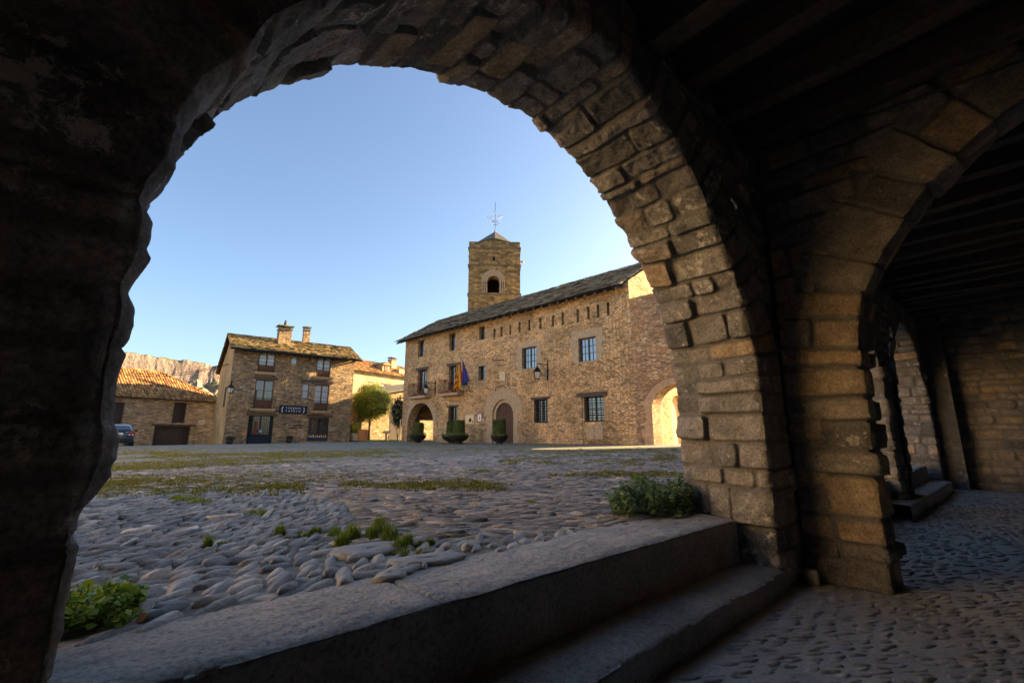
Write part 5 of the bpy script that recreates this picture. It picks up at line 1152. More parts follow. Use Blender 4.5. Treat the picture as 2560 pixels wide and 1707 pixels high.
for nm, o, z0 in (('hayloft_door', dl, dl[2]), ('hayloft_door', dr_, dr_[2]), ('barn_door', dg_, BB), ('side_door', dlo, BB)):
    p = MB(); n_ = max(3, int((o[1] - o[0]) / .18)); wd_ = (o[1] - o[0]) / n_
    for i in range(n_): p.box(o[0] + i * wd_, o[0] + (i + 1) * wd_ - .012, .20 + .01 * (i % 2), .28, z0, o[3])
    p.build(nm, M['darkwood'], barn)
for q in ((755, 1190, 1350, 1216), (350, 1258, 560, 1290)): o = BR(*q); p = MB(); p.box(o[0], o[1], -.1, .2, o[2], o[3]); p.build('lintel', M['lintel'], barn)
o = BR(1380, 1130, 1468, 1195); p = MB(); p.box(o[0], o[1], -.03, .0, o[2], o[3]); p.build('wall_plaque', M['pale'], barn)
# hipped tile roof: ridge ends from the picture, on a plane 4 m behind the wall
ry = 3.4; ra = BF.px(*BC(315, 448), ry); rb2 = BF.px(*BC(870, 490), ry); rz = (ra[1] + rb2[1]) / 2 + .0
e0 = (bx0 - .4, -.45, BE - .12); e1 = (.5, -.45, BE - .12); R0 = (bx0 - .4, ry, rz); R1 = (rb2[0], ry, rz)
upv = np.array([0, ry + .45, rz - BE + .12])
tile_roof('roof', [e0, e1, R1, R0], (1, 0, 0), upv, M['tile'], barn, 3, .23, .40)
hp = np.array([(.5, -.45, BE - .12), (.5, BD + .4, BE - .12), R1]); ed = np.array([0, 1., 0]); upp = np.array([R1[0] - .5, 0, rz - BE + .12])
tile_roof('hip_roof', [hp[0], hp[1], hp[2]], ed, upp, M['tile'], barn, 4, .23, .40)
p = MB(); p.add([e0, e1, R1, R0, (bx0 - .4, BD + .4, BE - .12), (.5, BD + .4, BE - .12)], [(0, 1, 2, 3), (3, 2, 5, 4), (1, 5, 2)]); p.v = [(a, b, c - .05) for a, b, c in p.v]; p.build('roof_boarding', M['beam'], barn)
hr = MB(); P0 = np.array(e1) + (0, 0, .05); P1 = np.array(R1) + (0, 0, .08)
for i in range(18): hr.bar(P0 + (P1 - P0) * i / 18, P0 + (P1 - P0) * (i + 1.1) / 18, .12, 8, .09)
Pa = np.array(R0) + (0, 0, .08)
for i in range(22): hr.bar(P1 + (Pa - P1) * i / 22, P1 + (Pa - P1) * (i + 1.1) / 22, .12, 8, .09)
hr.build('ridge_tiles', M['tile'], barn)
# lean-to garden wall between barn and house
p = MB(); gw_ = frame_empty('garden_wall', BF, 'low rough stone wall running back beside the right end of the barn', 'wall', .0, .4, BB)
p.prism([(.02, 0), (2.6, 0), (2.6, 2.2), (1.6, 2.3), (.8, 2.7), (.02, 3.1)], 0, .5); p.build('stonework', M['barn'], gw_)
# overhead cables
for k, (a, b, lab) in enumerate((((250, 470), (1690, 362), 'upper black cable strung from the shop house over the barn roof'), ((250, 498), (1690, 375), 'lower black cable strung from the shop house over the barn roof'))):
    p1 = np.array(HF.world(-.1, 2.0, HF.px(*BC(*b), 2.0)[1])); r_ = ray(*BC(*a)); p0 = EYE + r_ * (41 / r_[1]); c = MB(); pts = []
    for i in range(25): t = i / 24; q = p0 + (p1 - p0) * t; q = q + np.array([0, 0, -(1.2 + .1 * k) * 4 * t * (1 - t) * .5]); pts.append(q)
    c.path(pts, .022, 5); tag(c.build('overhead_cable', M['iron']), lab, 'cable', 'overhead cables')

# ------------------------------------------------------------ sunlit house far behind the tree
r = ray(887, 1096); L_ = EYE + r * (62 / r[1]); GF = Frame(L_[0], L_[1], 32.0)
def GC(x, y): return 860 + x / 5.805, 860 + y / 5.805
def GR(x0, y0, x1, y1, w=0.0):
    s0 = GF.px(*GC(x0, (y0 + y1) / 2), w)[0]; s1 = GF.px(*GC(x1, (y0 + y1) / 2), w)[0]; za = GF.px(*GC((x0 + x1) / 2, y0), w)[1]; zb = GF.px(*GC((x0 + x1) / 2, y1), w)[1]
    return s0, s1, zb, za
farh = frame_empty('sunlit_house', GF, 'far stone house with a tiled roof, dormer and small chimney, behind the round tree', 'house')
M['fary'] = rubble('sunny_rubble', (2, 2, 6), [(0, (.34, .26, .15)), (.5, (.48, .37, .22)), (1, (.56, .44, .28))], (.36, .28, .17))
ge = GF.px(*GC(520, 428), -.5); GE = ge[1] + .15; gx = GF.px(*GC(890, 700))[0] + 6
wo = GR(570, 590, 652, 690); mb = wall('wall', -2.5, gx, .0, GE, [(*wo, None, .3)], M['fary'], farh); mb.add([(-2.5, 0, 0), (-2.5, 9, 0), (-2.5, 9, GE), (-2.5, 0, GE)], [(0, 3, 2, 1)]); mb.add([(gx, 0, 0), (gx, 9, 0), (gx, 9, GE), (gx, 0, GE)], [(0, 1, 2, 3)]); mb.build('wall', M['fary'], farh)
window(farh, *wo, .2, 2, 2, M['wood'], M['glass'])
p = MB(); o = GR(545, 570, 680, 592); p.box(o[0], o[1], -.05, .2, o[2], o[3]); o = GR(350, 545, 430, 560); p2 = MB(); p2.box(o[0], o[1], -.05, .2, o[2], o[3]); p.build('lintel', M['door'], farh); p2.build('lintel', M['door'], farh)
gr_ = GF.px(*GC(500, 280), 4.2); GRZ = gr_[1]
slp = np.array([0, 4.8, GRZ - GE + .15]); tile_roof('roof', [(-3, -.6, GE - .15), (gx + .5, -.6, GE - .15), (gx + .5, 4.2, GRZ), (-3, 4.2, GRZ)], (1, 0, 0), slp, M['tile'], farh, 6, .3, .5)
p = MB(); p.add([(-3, -.6, GE - .2), (gx + .5, -.6, GE - .2), (gx + .5, 4.2, GRZ - .05), (-3, 4.2, GRZ - .05), (-3, 9.4, GE - .2), (gx + .5, 9.4, GE - .2)], [(0, 1, 2, 3), (3, 2, 5, 4)]); p.build('roof_boarding', M['beam'], farh)
o = GR(555, 270, 655, 370, .6); dm = MB(); zb_ = GE + .3; dm.box(o[0], o[1], .5, 3.4, zb_, o[3] - .35); dmo = dm.build('dormer', M['fary'], farh)
xm = (o[0] + o[1]) / 2; dm = MB(); dm.add([(o[0] - .3, .25, o[3] - .38), (xm, .2, o[3] + .1), (o[1] + .3, .25, o[3] - .38), (o[1] + .3, 3.8, o[3] - .38), (xm, 3.8, o[3] + .1), (o[0] - .3, 3.8, o[3] - .38)], [(0, 1, 4, 5), (1, 2, 3, 4), (0, 2, 1)]); dm.build('dormer_roof', M['tile'], dmo)
dm = MB(); dm.box(xm - .35, xm + .35, .44, .499, zb_ + .25, o[3] - .5); dm.build('dormer_window', M['door'], dmo)
oc = GR(665, 235, 738, 300, 3.0); chimney(farh, (oc[0] + oc[1]) / 2, 3.0, oc[1] - oc[0], GE + .5, oc[3], False, M['fary'])
oc = GR(800, 365, 860, 460, .5); p = MB(); p.box(oc[0], oc[1] + 1, .5, 3, GE - .4, oc[3]); p.build('roof_parapet', M['fary'], farh)
# shed with a sloping roof in front of it
r = ray(960, 1096); L_ = EYE + r * (54 / r[1]); SF = Frame(L_[0], L_[1], 40.0)
shed = frame_empty('garden_shed', SF, 'shaded lean-to shed with a mossy slab roof, between the round tree and the town hall', 'shed')
def SCf(x, y, w=0.0): return SF.px(860 + x / 5.805, 860 + y / 5.805, w)
za, zb = SCf(650, 700)[1], SCf(845, 620)[1]; x1 = SCf(850, 700)[0] + 5
mb = MB(); mb.add([(-3.6, 0, 0), (x1, 0, 0), (x1, 0, zb + .6), (0, 0, za - .1), (-3.6, 0, za - 1.6)], [(0, 1, 2, 3, 4)]); mb.add([(-3.6, 0, 0), (-3.6, 4, 0), (-3.6, 4, za - 1.6), (-3.6, 0, za - 1.6)], [(0, 3, 2, 1)])
mb.build('wall', M['house'], shed)
p = MB(); p.add([(-.4, -.6, za - .2), (x1, -.6, zb + .62), (x1, 3, zb + 1.0), (-.4, 3, za + .4), (-.4, -.6, za), (x1, -.6, zb + .84), (x1, 3, zb + 1.3), (-.4, 3, za + .7)], [(0, 1, 5, 4), (4, 5, 6, 7), (0, 4, 7, 3), (0, 3, 2, 1)]); p.build('roof', M['slate'], shed)
p = MB(); o1 = SCf(680, 785); o2 = SCf(720, 810); p.box(o1[0], o2[0], -.05, -.005, o2[1], o1[1]); p.build('wall_plaque', M['pale'], shed)
p = MB(); o1 = SCf(672, 870); o2 = SCf(740, 1330); p.box(o1[0], o2[0] + .3, -.02, .05, 0.01, o1[1]); p.build('door', M['darkwood'], shed)

# ------------------------------------------------------------ lawn, tree, shrubs, things on the lawn
gL = []
for x, y in ((-18.5, 50.5), (-19.5, 66), (6, 66), (6, 50), (-6.5, 42.5), (-8.9, 39.4), (-13.5, 44.2), (-15.6, 47.6)): gL.append((x, y))
p = MB(); n = len(gL); p.add([(x, y, .12) for x, y in gL] + [(x, y, -.4) for x, y in gL], [tuple(range(n))[::-1]] + [(i, (i + 1) % n, n + (i + 1) % n, n + i) for i in range(n)])
M['lawn'] = plain('lawn_turf', (.11, .14, .018), .9, var=.35, scale=3, bmp=.5)
tag(p.build('lawn', M['lawn']), kind='structure')
def blades(name, C0, rad, hgt, n, seed, label, mat=None, kind='stuff', w=.004, lean=.35):
    g = np.random.default_rng(seed); k = g.integers(0, len(C0), n); C0 = np.asarray(C0, float); rad = np.broadcast_to(rad, len(C0)); hgt = np.broadcast_to(hgt, len(C0))
    a = g.uniform(0, 2 * math.pi, n); q = rad[k] * np.sqrt(g.random(n)); B = C0[k] + np.c_[np.cos(a) * q, np.sin(a) * q, 0 * q]; h = hgt[k] * g.uniform(.3, 1.25, n) * (1 - .55 * (q / rad[k]) ** 2); d = g.uniform(0, 2 * math.pi, n); e = np.c_[np.cos(d), np.sin(d), 0 * d]; l = np.c_[-np.sin(d), np.cos(d), 0 * d] * (g.normal(0, lean, n) * h)[:, None]
    ww = w * g.uniform(.6, 1.4, n)[:, None]; Z_ = np.array([0, 0, 1.0])
    V = np.stack([B - e * ww, B + e * ww, B + Z_ * (h * .55)[:, None] + l * .35 + e * ww * .8, B + Z_ * (h * .55)[:, None] + l * .35 - e * ww * .8, B + Z_ * h[:, None] + l], 1).reshape(-1, 3); i = np.arange(n)[:, None] * 5
    F_ = [tuple(x) for x in (i + np.array([[0, 1, 2, 3]]))] + [tuple(x) for x in (i + np.array([[3, 2, 4]]))]
    return tag(mesh_np(name, V, F_, mat or M['grass'], None, False, {'rnd': np.repeat(g.random(n), 5)}), label, 'grass', kind=kind)
def tree_at(name, px, pyb, Yd, crown, label, cat, lm, seed, ncl=9000, lsize=.12, trunk_r=.16, gzv=.12, painted=False):
    r = ray(px, pyb); c = EYE + r * (Yd / r[1]); base = np.array([c[0], c[1], gzv]); t = empty(name, base, 0, label, cat)
    cx_, cz_, rx, rz_ = crown; g = np.random.default_rng(seed)
    m = MB(); H_ = cz_ - rz_ * .55
    m.bar((0, 0, 0), (.02, 0, H_ * .5), trunk_r * 1.15, 10, trunk_r * .95); m.bar((.02, 0, H_ * .5), (0, 0, H_ + .2), trunk_r * .95, 10, trunk_r * .75)
    for i in range(9):
        a = 2 * math.pi * i / 9 + .3; e = np.array([math.cos(a) * rx * .7, math.sin(a) * rx * .7, cz_ + rz_ * g.uniform(-.3, .5)]); mid = np.array([e[0] * .45, e[1] * .45, H_ + (e[2] - H_) * .55])
        m.bar((0, 0, H_), mid, trunk_r * .45, 6, trunk_r * .28); m.bar(mid, e, trunk_r * .28, 5, trunk_r * .08)
    m.build('trunk', M['bark'], t, True)
    # crown: clumps on and inside an uneven ball
    nc = 330; d = g.normal(0, 1, (nc, 3)); d /= np.linalg.norm(d, axis=1)[:, None]; rr = g.uniform(.35, 1.0, nc) ** .5
    rad = 1 + .13 * np.sin(d[:, 0] * 5 + seed) * np.cos(d[:, 2] * 4) + g.normal(0, .05, nc)
    CC = d * rr[:, None] * rad[:, None] * np.array([rx, rx, rz_]) + np.array([0, 0, cz_])
    k = g.integers(0, nc, ncl); P = CC[k] + g.normal(0, .13 * rx, (ncl, 3)) * np.array([1, 1, .8]); Nn = P - np.array([0, 0, cz_]); Nn /= np.linalg.norm(Nn, axis=1)[:, None]; Nn[:, 2] += .3
    leaves('crown', P, Nn, lsize, lm, t, seed, .6, np.clip(.5 + g.normal(0, .22, ncl) + (g.random(nc)[k] - .5) * .5, 0, 1)); return t
# ball-headed tree at the lawn edge
zb_ = (EYE + ray(927, 1049) * (52 / ray(927, 1049)[1]))[2]; zt_ = (EYE + ray(927, 955) * (52 / ray(927, 955)[1]))[2]
tree_at('round_tree', 922, 1098, 52, (0, (zb_ + zt_) / 2 - .22, 2.15, (zt_ - zb_) / 2 * .92), 'round headed green tree on the lawn to the right of the shop house', 'tree', M['leaf_tree'], 5, 24000, .15, .15)
def bush(name, P0, rx, rz_, lm, n, ls, label, cat, seed, parent=None, zc=None, asp=.55, stems=True):
    g = np.random.default_rng(seed); t = parent or empty(name, P0, 0, label, cat); zc = rz_ * .9 if zc is None else zc
    if stems:
        s_ = MB()
        for i in range(12): a = g.uniform(0, 6.28); s_.bar((0, 0, 0), (math.cos(a) * rx * .7, math.sin(a) * rx * .7, zc + g.uniform(-.2, .6) * rz_), .008 + rx * .01, 5, .004)
        s_.build('stem', M['bark'], t)
    d = g.normal(0, 1, (n, 3)); d /= np.linalg.norm(d, axis=1)[:, None]; q = g.uniform(.4, 1.05, n) ** .6 * (1 + .18 * np.sin(d[:, 0] * 6 + seed) * np.sin(d[:, 1] * 5)); P = d * q[:, None] * np.array([rx, rx, rz_]) + np.array([0, 0, zc])
    leaves('foliage', P, d + np.array([0, 0, .4]), ls, lm, t, seed, asp); return t
def at_px(px, py, Yd): r = ray(px, py); return EYE + r * (Yd / r[1])
# yellow shrub in a stone pot by the corner of the house
P_ = at_px(885, 1099, 47.6); t = empty('potted_shrub', (P_[0], P_[1], .12), 0, 'yellow leaved shrub in a pale stone pot at the right corner of the shop house', 'potted plant')
q = MB(); q.lathe([(0, 0), (.30, 0), (.34, .1), (.26, .2), (.40, .55), (.46, .72), (.40, .74), (.36, .6), (0, .6)], 20); q.build('pot', M['pale'], t, True)
bush('', None, .52, .62, M['leaf_yel'], 1300, .16, None, None, 8, t, 1.25)
P_ = at_px(907, 1098, 47.3); t = empty('planter_box', (P_[0], P_[1], .12), R_(-20), 'tall tapering orange wooden planter box at the foot of the round tree', 'planter')
q = MB(); q.add([(-.32, -.25, 0), (.32, -.25, 0), (.32, .25, 0), (-.32, .25, 0), (-.42, -.33, 1.12), (.42, -.33, 1.12), (.42, .33, 1.12), (-.42, .33, 1.12)], [(0, 3, 2, 1), (0, 1, 5, 4), (1, 2, 6, 5), (2, 3, 7, 6), (3, 0, 4, 7)]); q.build('box', wood('orange_wood', (.42, .17, .06)), t)
q = MB(); q.add([(-.41, -.32, 1.08), (.41, -.32, 1.08), (.41, .32, 1.08), (-.41, .32, 1.08)], [(0, 1, 2, 3)]); q.build('soil', M['bark'], t)
P_ = at_px(965, 1096, 49); t = empty('lectern_stand', (P_[0], P_[1], .12), R_(-10), 'small wooden reading stand on the lawn in front of the shed', 'stand')
q = MB(); q.box(-.10, .10, -.05, .05, 0, .78); q.build('post', M['dress'], t); q = MB(); q.add([(-.42, -.25, .76), (.42, -.25, .76), (.42, .25, .92), (-.42, .25, .92), (-.42, -.25, .84), (.42, -.25, .84), (.42, .25, 1.0), (-.42, .25, 1.0)], [(0, 3, 2, 1), (4, 5, 6, 7), (0, 1, 5, 4), (1, 2, 6, 5), (2, 3, 7, 6), (3, 0, 4, 7)]); q.build('board', M['dress'], t)
P_ = at_px(994, 1096, 44); bush('dark_shrub', (P_[0], P_[1], .1), .75, 1.5, M['leaf_dark'], 2200, .2, 'tall dark climbing shrub in shade at the left corner of the town hall', 'shrub', 9, None, 2.7)
# clipped shrubs in iron bowls in front of the town hall
M['bowl'] = plain('cast_iron_bowl', (.030, .028, .026), .6, .3, .2)
def topiary(bxl, bxr, ytop, ybot, cxl, cxr, ctop, off, label, seed):
    """bowl rim and clipped crown measured on a plane 'off' metres before the facade"""
    a = TH.px(*C(bxl, ytop), -off); b = TH.px(*C(bxr, ytop), -off); e = TH.px(*C((bxl + bxr) / 2, ybot), -off); cl = TH.px(*C(cxl, ytop), -off)[0]; cr = TH.px(*C(cxr, ytop), -off)[0]; ct = TH.px(*C((cxl + cxr) / 2, ctop), -off)[1]
    # widths foreshortened on the facade plane: bowls are round, so use the distance instead
    cxm = (a[0] + b[0]) / 2; P = TH.world(cxm, -off, 0); dist = math.hypot(P[0], P[1]); k = dist * math.cos(math.atan2(P[0], P[1])) / 1163 / 2.529
    R = (bxr - bxl) / 2 * k; rc = (cxr - cxl) / 2 * k; rim = a[1] - e[1]; zg = gzxy(P[0], P[1])
    t = empty('potted_topiary', (P[0], P[1], zg), 0, label, 'potted plant', 'clipped shrubs in iron bowls before the town hall')
    h = (ybot - ytop) * k; q = MB(); q.lathe([(0, 0), (R * .42, 0), (R * .40, h * .12), (R * .30, h * .2), (R * .55, h * .32), (R * .85, h * .62), (R * .95, h * .92), (R * 1.03, h), (R * .98, h * 1.04), (R * .9, h * .96), (0, h * .9)], 28); q.build('bowl', M['bowl'], t, True)
    H_ = (ytop - ctop) * k; g = np.random.default_rng(seed)
    q = MB(); q.lathe([(0, h * .9), (rc * .84, h * .95), (rc * .9, h + H_ * .5), (rc * .86, h + H_ * .8), (rc * .6, h + H_ * .93), (0, h + H_ * .95)], 16); q.build('shrub_core', M['leaf_dark'], t, True)
    n = 5200; th = g.uniform(0, 6.283, n); v = g.random(n); top = v > .78; z = np.where(top, H_, v / .78 * H_); rr = rc * np.where(top, np.sqrt(g.random(n)), 1.0); ea = np.clip((z - H_ * .78) / (H_ * .22), 0, 1); rr = np.where(top, rr, rc * np.sqrt(np.clip(1 - .35 * ea ** 2, 0, 1))); z = np.where(top, H_ * (1 - .14 * (rr / rc) ** 3), z)
    P_ = np.c_[np.cos(th) * rr, np.sin(th) * rr, h + z] + g.normal(0, .018, (n, 3)); Nn = np.c_[np.cos(th), np.sin(th), np.where(top, 2, 0)]; leaves('shrub', P_, Nn, .06, M['leaf_topi'], t, seed, .5)
    n = 420; th = g.uniform(0, 6.283, n); rr = R * np.sqrt(g.uniform(.35, .95, n)); P_ = np.c_[np.cos(th) * rr, np.sin(th) * rr, h + .03 + g.random(n) * .12]; leaves('underplanting', P_, np.c_[0 * th, 0 * th, 1 + 0 * th], .08, M['leaf_nettle'], t, seed + 1)
    return t
topiary(112, 222, 1474, 1520, 131, 197, 1396, 2.6, 'clipped cylindrical shrub in an iron bowl in front of the corner arch', 1)
topiary(315, 440, 1473, 1515, 338, 400, 1379, 2.2, 'clipped shrub in an iron bowl, partly hidden behind its neighbour, under the grilled window', 2)
topiary(355, 490, 1474, 1524, 385, 461, 1379, 3.2, 'clipped shrub in an iron bowl, front one of the overlapping pair', 3)
topiary(622, 738, 1474, 1522, 637, 713, 1369, 2.4, 'clipped shrub in an iron bowl before the arched wooden door', 4)
# two small dark pots at the shop house
for q_, lab in (((190, 1475, 285), 'small dark potted bush left of the shop door'), ((860, 1463, 950), 'small dark potted bush between the shop door and shop window')):
    o = HF.px(*HC((q_[0] + q_[2]) / 2, q_[1]), -.4); W = HF.world(o[0], -.4, 0); zg = gzxy(W[0], W[1]); t = empty('potted_bush', (W[0], W[1], zg), 0, lab, 'potted plant', 'small pots against the shop house')
    m = MB(); m.lathe([(0, 0), (.2, 0), (.27, .28), (.24, .28), (0, .25)], 14); m.build('pot', M['bowl'], t, True); bush('', None, .33, .22, M['leaf_dark'], 420, .1, None, None, 3, t, .45)

# ------------------------------------------------------------ parked car
def car():
    Yd = 29.5; P = at_px(287, 1113, Yd); zg = gzxy(P[0], P[1]); az_ = -38.0; a = R_(az_)
    # local: x to the car's right, y forward (away from the camera), origin under the rear bumper's middle
    t = empty('parked_car', (P[0], P[1], zg), -a, 'dark blue hatchback parked before the barn, seen from behind, half hidden by the near pier', 'car')
    paint, ns, ls, b = mat_new('dark_blue_paint'); b.inputs['Base Color'].default_value = (.012, .02, .035, 1); b.inputs['Metallic'].default_value = .3; b.inputs['Roughness'].default_value = .25; b.inputs['Coat Weight'].default_value = 1
    # body lofted from cross sections along y: (y, half width, z low, z belt, z roof, half roof width)
    S = [(0, .74, .32, .80, .80, .6), (.03, .82, .24, .92, .93, .62), (.12, .85, .20, .97, 1.0, .60), (.5, .87, .19, .98, 1.26, .56), (.95, .875, .19, .97, 1.38, .55), (1.6, .88, .19, .96, 1.42, .57), (2.3, .88, .19, .95, 1.38, .57), (2.95, .88, .19, .94, 1.05, .62), (3.3, .87, .19, .90, .93, .66), (3.9, .84, .20, .80, .82, .62), (4.2, .74, .28, .66, .68, .5)]
    V = []; n = 16
    for y, w, zl, zb_, zr, rw in S:
        half = [(0, zl), (w * .8, zl), (w * .97, zl + .10), (w, (zl + zb_) / 2), (w * .985, zb_ - .08), (w * .94, zb_), (rw + (w - rw) * .35 if zr > zb_ + .05 else w * .8, zb_ + (zr - zb_) * .6), (rw, zr - .015), (0, zr)]
        ring = half + [(-x, z) for x, z in half[-2:0:-1]]; V += [(x, y, z) for x, z in ring]; n = len(ring)
    F_ = [(i * n + j, i * n + (j + 1) % n, (i + 1) * n + (j + 1) % n, (i + 1) * n + j) for i in range(len(S) - 1) for j in range(n)] + [tuple(range(n))[::-1], tuple((len(S) - 1) * n + j for j in range(n))]
    mesh_np('body', np.array(V), F_, paint, t, True)
    gl = M['glass']; q = MB(); q.add([(-.60, .085, 1.005), (.60, .085, 1.005), (.50, .47, 1.262), (-.50, .47, 1.262)], [(0, 1, 2, 3)]); q.v = [(x, y - .006, z + .012) for x, y, z in q.v]; q.build('rear_window', glass('car_glass', (.03, .05, .07)), t)
    for sg in (-1, 1):
        q = MB(); q.add([(sg * .80, .62, 1.0), (sg * .83, 2.6, 1.0), (sg * .62, 2.15, 1.34), (sg * .60, 1.0, 1.34)], [(0, 1, 2, 3) if sg > 0 else (3, 2, 1, 0)]); q.build('side_window', gl, t)
        q = MB(); q.add([(sg * .58, -.012, .70), (sg * .82, .02, .70), (sg * .83, .035, .93), (sg * .66, -.0, .93)] + [(sg * .58, .06, .70), (sg * .80, .14, .70), (sg * .80, .14, .93), (sg * .66, .06, .93)], [(0, 1, 2, 3), (3, 2, 6, 7), (1, 5, 6, 2), (0, 4, 5, 1), (0, 3, 7, 4)]); lt = q.build('tail_light', plain('red_lens', (.42, .01, .012), .2, var=.05), t)
        q = MB(); q.add([(sg * .58, -.014, .685), (sg * .82, .018, .685), (sg * .82, .016, .725), (sg * .58, -.016, .725)], [(0, 1, 2, 3)]); q.build('reverse_lens', M['white'], lt)
        for y in (.78, 3.35):
            q = MB(); q.bar((sg * .66, y, .31), (sg * .865, y, .31), .31, 22); wo_ = q.build('wheel', plain('tyre', (.02, .02, .02), .8), t); q = MB(); q.bar((sg * .86, y, .31), (sg * .875, y, .31), .19, 16); q.build('rim', plain('alloy', (.4, .4, .42), .3, .8), wo_)
    q = MB(); q.box(-.30, .30, -.035, -.012, .72, .84); pl = q.build('number_plate', M['white'], t)
    q = MB(); 
    for x in (-.2, -.15, -.10, -.05, .05, .10, .15): q.box(x, x + .032, -.040, -.0352, .75, .81)
    q.box(-.21, .19, -.0385, -.0351, .742, .748)
    q.build('plate_letters', M['iron'], pl)
    q = MB(); q.box(-.84, .84, -.06, .10, .34, .56); q.build('bumper', paint, t); q = MB(); q.box(-.82, .82, -.066, -.055, .53, .555); q.build('bumper_strip', plain('trim', (.10, .14, .18), .3), t)
    q = MB(); q.bar((0, -.02, .905), (0, .02, .90), .035, 16); q.build('badge', M['white'], t)
    q = MB(); q.box(.42, .60, -.01, .02, .885, .905); q.build('model_letters', M['white'], t)
    return t
car()

# ------------------------------------------------------------ near plants and grass tufts
def ground_px(px, py, z=0.0): r = ray(px, py); return EYE + r * ((z - EYE[2]) / r[2])
tf = [(880, 1345, .05, .09), (855, 1362, .04, .08), (835, 1340, .04, .06), (950, 1330, .05, .10), (975, 1350, .05, .09), (1000, 1372, .05, .07), (930, 1345, .04, .08), (1020, 1365, .03, .07), (1010, 1382, .06, .03), (1050, 1384, .06, .03), (1055, 1360, .05, .03), (1590, 1203, .08, .07), (1612, 1206, .05, .07), (1640, 1215, .06, .06), (1585, 1238, .06, .09), (470, 1252, .12, .06), (500, 1258, .10, .05), (440, 1250, .06, .05), (640, 1284, .07, .04), (660, 1286, .05, .035), (700, 1335, .03, .06), (520, 1365, .02, .06), (555, 1360, .04, .02), (790, 1330, .04, .04), (760, 1338, .04, .03), (1430, 1195, .10, .04), (1540, 1252, .06, .04), (1330, 1258, .04, .03), (1075, 1355, .03, .03)]
C0 = []; ra_ = []; hh = []
for x, y, a, h in tf: P = ground_px(x, y); C0.append((P[0], P[1], gzxy(P[0], P[1]) - .01)); ra_.append(a); hh.append(h * 1.25)
blades('grass_tufts', C0, np.array(ra_), np.array(hh), 9500, 3, 'bright green grass tufts growing between the cobbles', w=.0022)
g = np.random.default_rng(77); C1 = []; R1_ = []
for x0_, x1_, y0_, y1_, n_b in ((255, 760, 1188, 1218, 380), (860, 1280, 1196, 1216, 420), (1250, 1690, 1136, 1160, 700), (300, 1000, 1128, 1142, 500), (1150, 1690, 1176, 1188, 260)):
    k = 0
    while k < n_b:
        x = g.uniform(x0_, x1_); y = g.normal((y0_ + y1_) / 2, (y1_ - y0_) / 3.2); P = ground_px(x, y, .05); u_, n_ = A.local(P)
        if float(fbm(np.array(u_ * .9), np.array(n_ * 1.4), 3, 91)) + .3 * g.random() < .12: continue
        C1.append((P[0], P[1], gzxy(P[0], P[1]) - .004)); R1_.append(.04 + .008 * n_); k += 1
while len(C1) < 6200:
    x = g.uniform(230, 1700); y = g.uniform(1112, 1235); P = ground_px(x, y, .05); u_, n_ = A.local(P)
    b_ = float(fbm(np.array(u_ * .16 + 3), np.array(n_ * .42), 3, 61)); 
    if b_ + .25 * g.random() < .26: continue
    C1.append((P[0], P[1], gzxy(P[0], P[1]) - .015)); R1_.append(.05 + .006 * n_)
blades('ground_grass', C1, np.array(R1_), .042, 130000, 5, 'low moss and grass in bands across the cobbles', mat=leafmat('mossy_grass', (.10, .11, .015), (.18, .19, .03), (.27, .26, .05)), w=.007)
blades('lawn_grass', [(x, y, .12) for x, y in zip(g.uniform(-17.5, -4, 900), g.uniform(44, 52, 900)) if A.local((x, y, 0))[1] > 39 + .0 * x and x + .85 * y > 26.0], .35, .09, 14000, 6, 'short lawn grass', w=.012)
# nettle-like weeds at the pier's foot: leafy stems
def weed(name, base, nst, hgt, spread, ls, lm, seed, label, leaf_gap=.03, asp=.5, flat=0.0, dirv=None):
    g = np.random.default_rng(seed); t = empty(name, base, 0, label, 'plant'); P = []; Nn = []; st = MB()
    for i in range(nst):
        a = g.uniform(0, 6.28); q = math.sqrt(g.random()); b0 = np.array([math.cos(a) * spread[0] * q, math.sin(a) * spread[1] * q, 0]); b0 = A.T * b0[0] + A.B * b0[1]
        h = hgt * g.uniform(.55, 1.1) * (1 - .45 * q); ln = np.array([math.cos(a), math.sin(a), 0]) * g.uniform(.1, .6) * h; ln = A.T * ln[0] + A.B * ln[1]; pts = []
        for k in range(5): s_ = k / 4; pts.append(b0 + ln * s_ ** 1.6 + np.array([0, 0, h * s_]))
        st.path(pts, .0016, 4)
        z = .25 * h
        while z < h:
            s_ = z / h; p = b0 + ln * s_ ** 1.6 + np.array([0, 0, z]); an = g.uniform(0, 3.14)
            for sg in (0, math.pi): d = np.array([math.cos(an + sg), math.sin(an + sg), .15]); P.append(p + d * ls * .45); Nn.append(np.array([d[0] * .4, d[1] * .4, 1.0]))
            z += leaf_gap
        P.append(b0 + ln + np.array([0, 0, h])); Nn.append((0, 0, 1))
    st.build('stem', M['leaf_nettle'], t); leaves('foliage', np.array(P), np.array(Nn), ls, lm, t, seed, asp); return t
b = A.world(3.58, 2.14, 0); weed('weed_clump', tuple(b), 210, .29, (.56, .22), .058, M['leaf_nettle'], 12, 'leafy green weed clump at the foot of the big arch pier, on the step edge', .026, .45)
b = A.world(3.50, 1.90, .0); weed('weed_sprig', tuple(b), 22, .11, (.16, .05), .05, M['leaf_nettle'], 13, 'low weed sprig on the step end against the pier stones', .026, .5)
b = ground_px(215, 1545); weed('clover_clump', (b[0], b[1], 0), 120, .115, (.13, .16), .030, M['leaf_clover'], 15, 'bright green round leaved weeds beside the near left pier', .022, .95)
b = ground_px(300, 1560); weed('clover_sprig', (b[0], b[1], 0), 16, .05, (.05, .05), .026, M['leaf_clover'], 16, 'small trailing green sprig on the edge of the upper step', .02, .95)
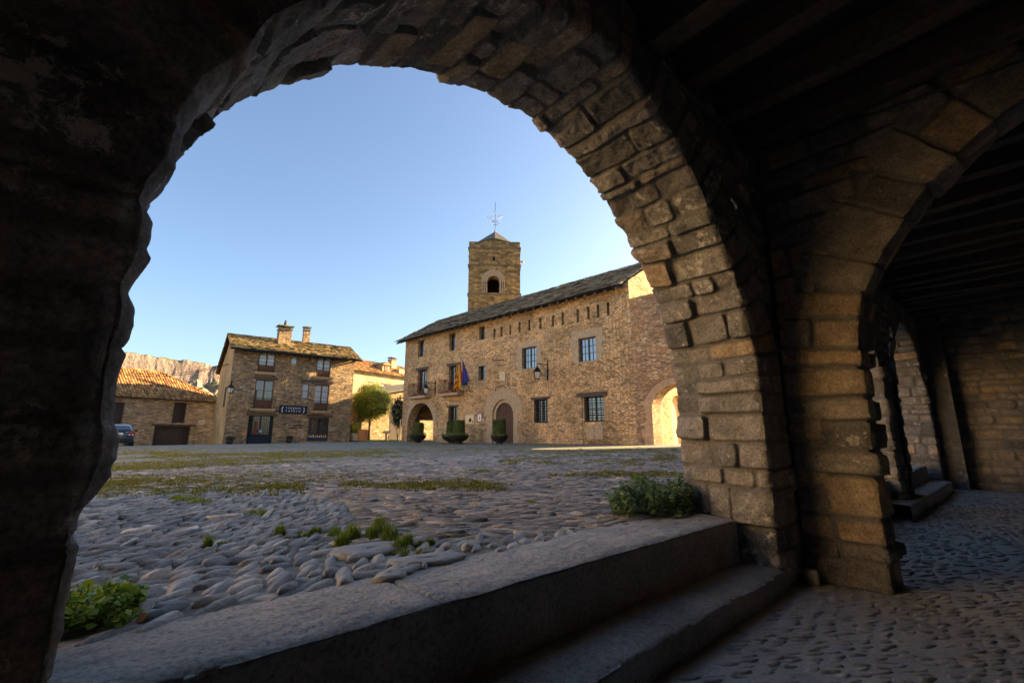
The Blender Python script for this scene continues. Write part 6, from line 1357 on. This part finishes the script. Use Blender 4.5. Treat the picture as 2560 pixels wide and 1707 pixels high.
b = ground_px(345, 1562); q = MB(); q.add([(b[0] - .012, b[1], .012), (b[0] + .014, b[1] - .006, .012), (b[0] + .02, b[1] + .012, .03), (b[0] - .006, b[1] + .016, .034)], [(0, 1, 2, 3)]); q.add([(b[0] - .012, b[1], .008), (b[0] + .014, b[1] - .006, .008), (b[0] + .02, b[1] + .012, .026), (b[0] - .006, b[1] + .016, .030)], [(3, 2, 1, 0)]); tag(q.build('dry_leaf', plain('dry_leaf', (.40, .17, .05), .7)), 'small curled orange dry leaf lying between the cobbles and the step', 'leaf')

# ------------------------------------------------------------ unseen buildings round the square and added shadow boxes (they shade and light it)
def block(name, fr, x0, x1, d, z1, label, mat, z0=-1.2):
    t = frame_empty(name, fr, label, 'building'); m = MB(); m.box(x0, x1, 0, d, z0, z1); m.build('wall', mat, t)
    rr = MB(); rr.add([(x0 - .4, -.5, z1 - .1), (x1 + .4, -.5, z1 - .1), (x1 + .4, d / 2, z1 + d * .2), (x0 - .4, d / 2, z1 + d * .2), (x0 - .4, d + .5, z1 - .1), (x1 + .4, d + .5, z1 - .1)], [(0, 1, 2, 3), (3, 2, 5, 4), (0, 3, 4), (1, 5, 2)]); rr.build('roof', M['slate'], t); return t
# unseen boxes added behind the town hall to cut the shop house's shadow
c = HF.world(HW + 19, 0, 0); KF = Frame(c[0], c[1], 52.3)
def hbox(name, x0, x1, y0, y1, z1, label, mat):
    t = frame_empty(name, KF, label, 'building'); m = MB(); m.box(x0, x1, y0, y1, -.5, z1); m.build('wall', mat, t); return t
hbox('low_shade_box', 0, 5, -3.10, 1.0, 10.85, 'low unseen box added behind the town hall to shade the shop house front', M['tower'])
hbox('narrow_shade_box', 0.05, 1.4, -3.62, -3.11, 14.1, 'narrow unseen box added behind the town hall to step the shop house shadow', M['tower'])
hbox('tall_shade_box', 0.1, 1.5, -9.5, -3.63, 15.9, 'tall unseen box added behind the town hall to shade the left of the shop house', M['tower'])
NE = Frame(*(TH.world(XE + 10.05, 0, 0)[:2]), 180 - 45.85)
block('corner_house', NE, 0, 26, 9, 9.5, 'stone house continuing the gate wall to the right, outside the picture', M['gate'])
WF = Frame(*(A.world(-12, 2.0, 0)[:2]), 48 - 90 + 0)
wt = frame_empty('west_houses', A, 'row of sunlit stone houses along the left side of the square, outside the picture', 'building')
m = MB(); m.box(-22, -12, 3, 32, -1, 9.0); m.build('wall', M['pale'], wt)
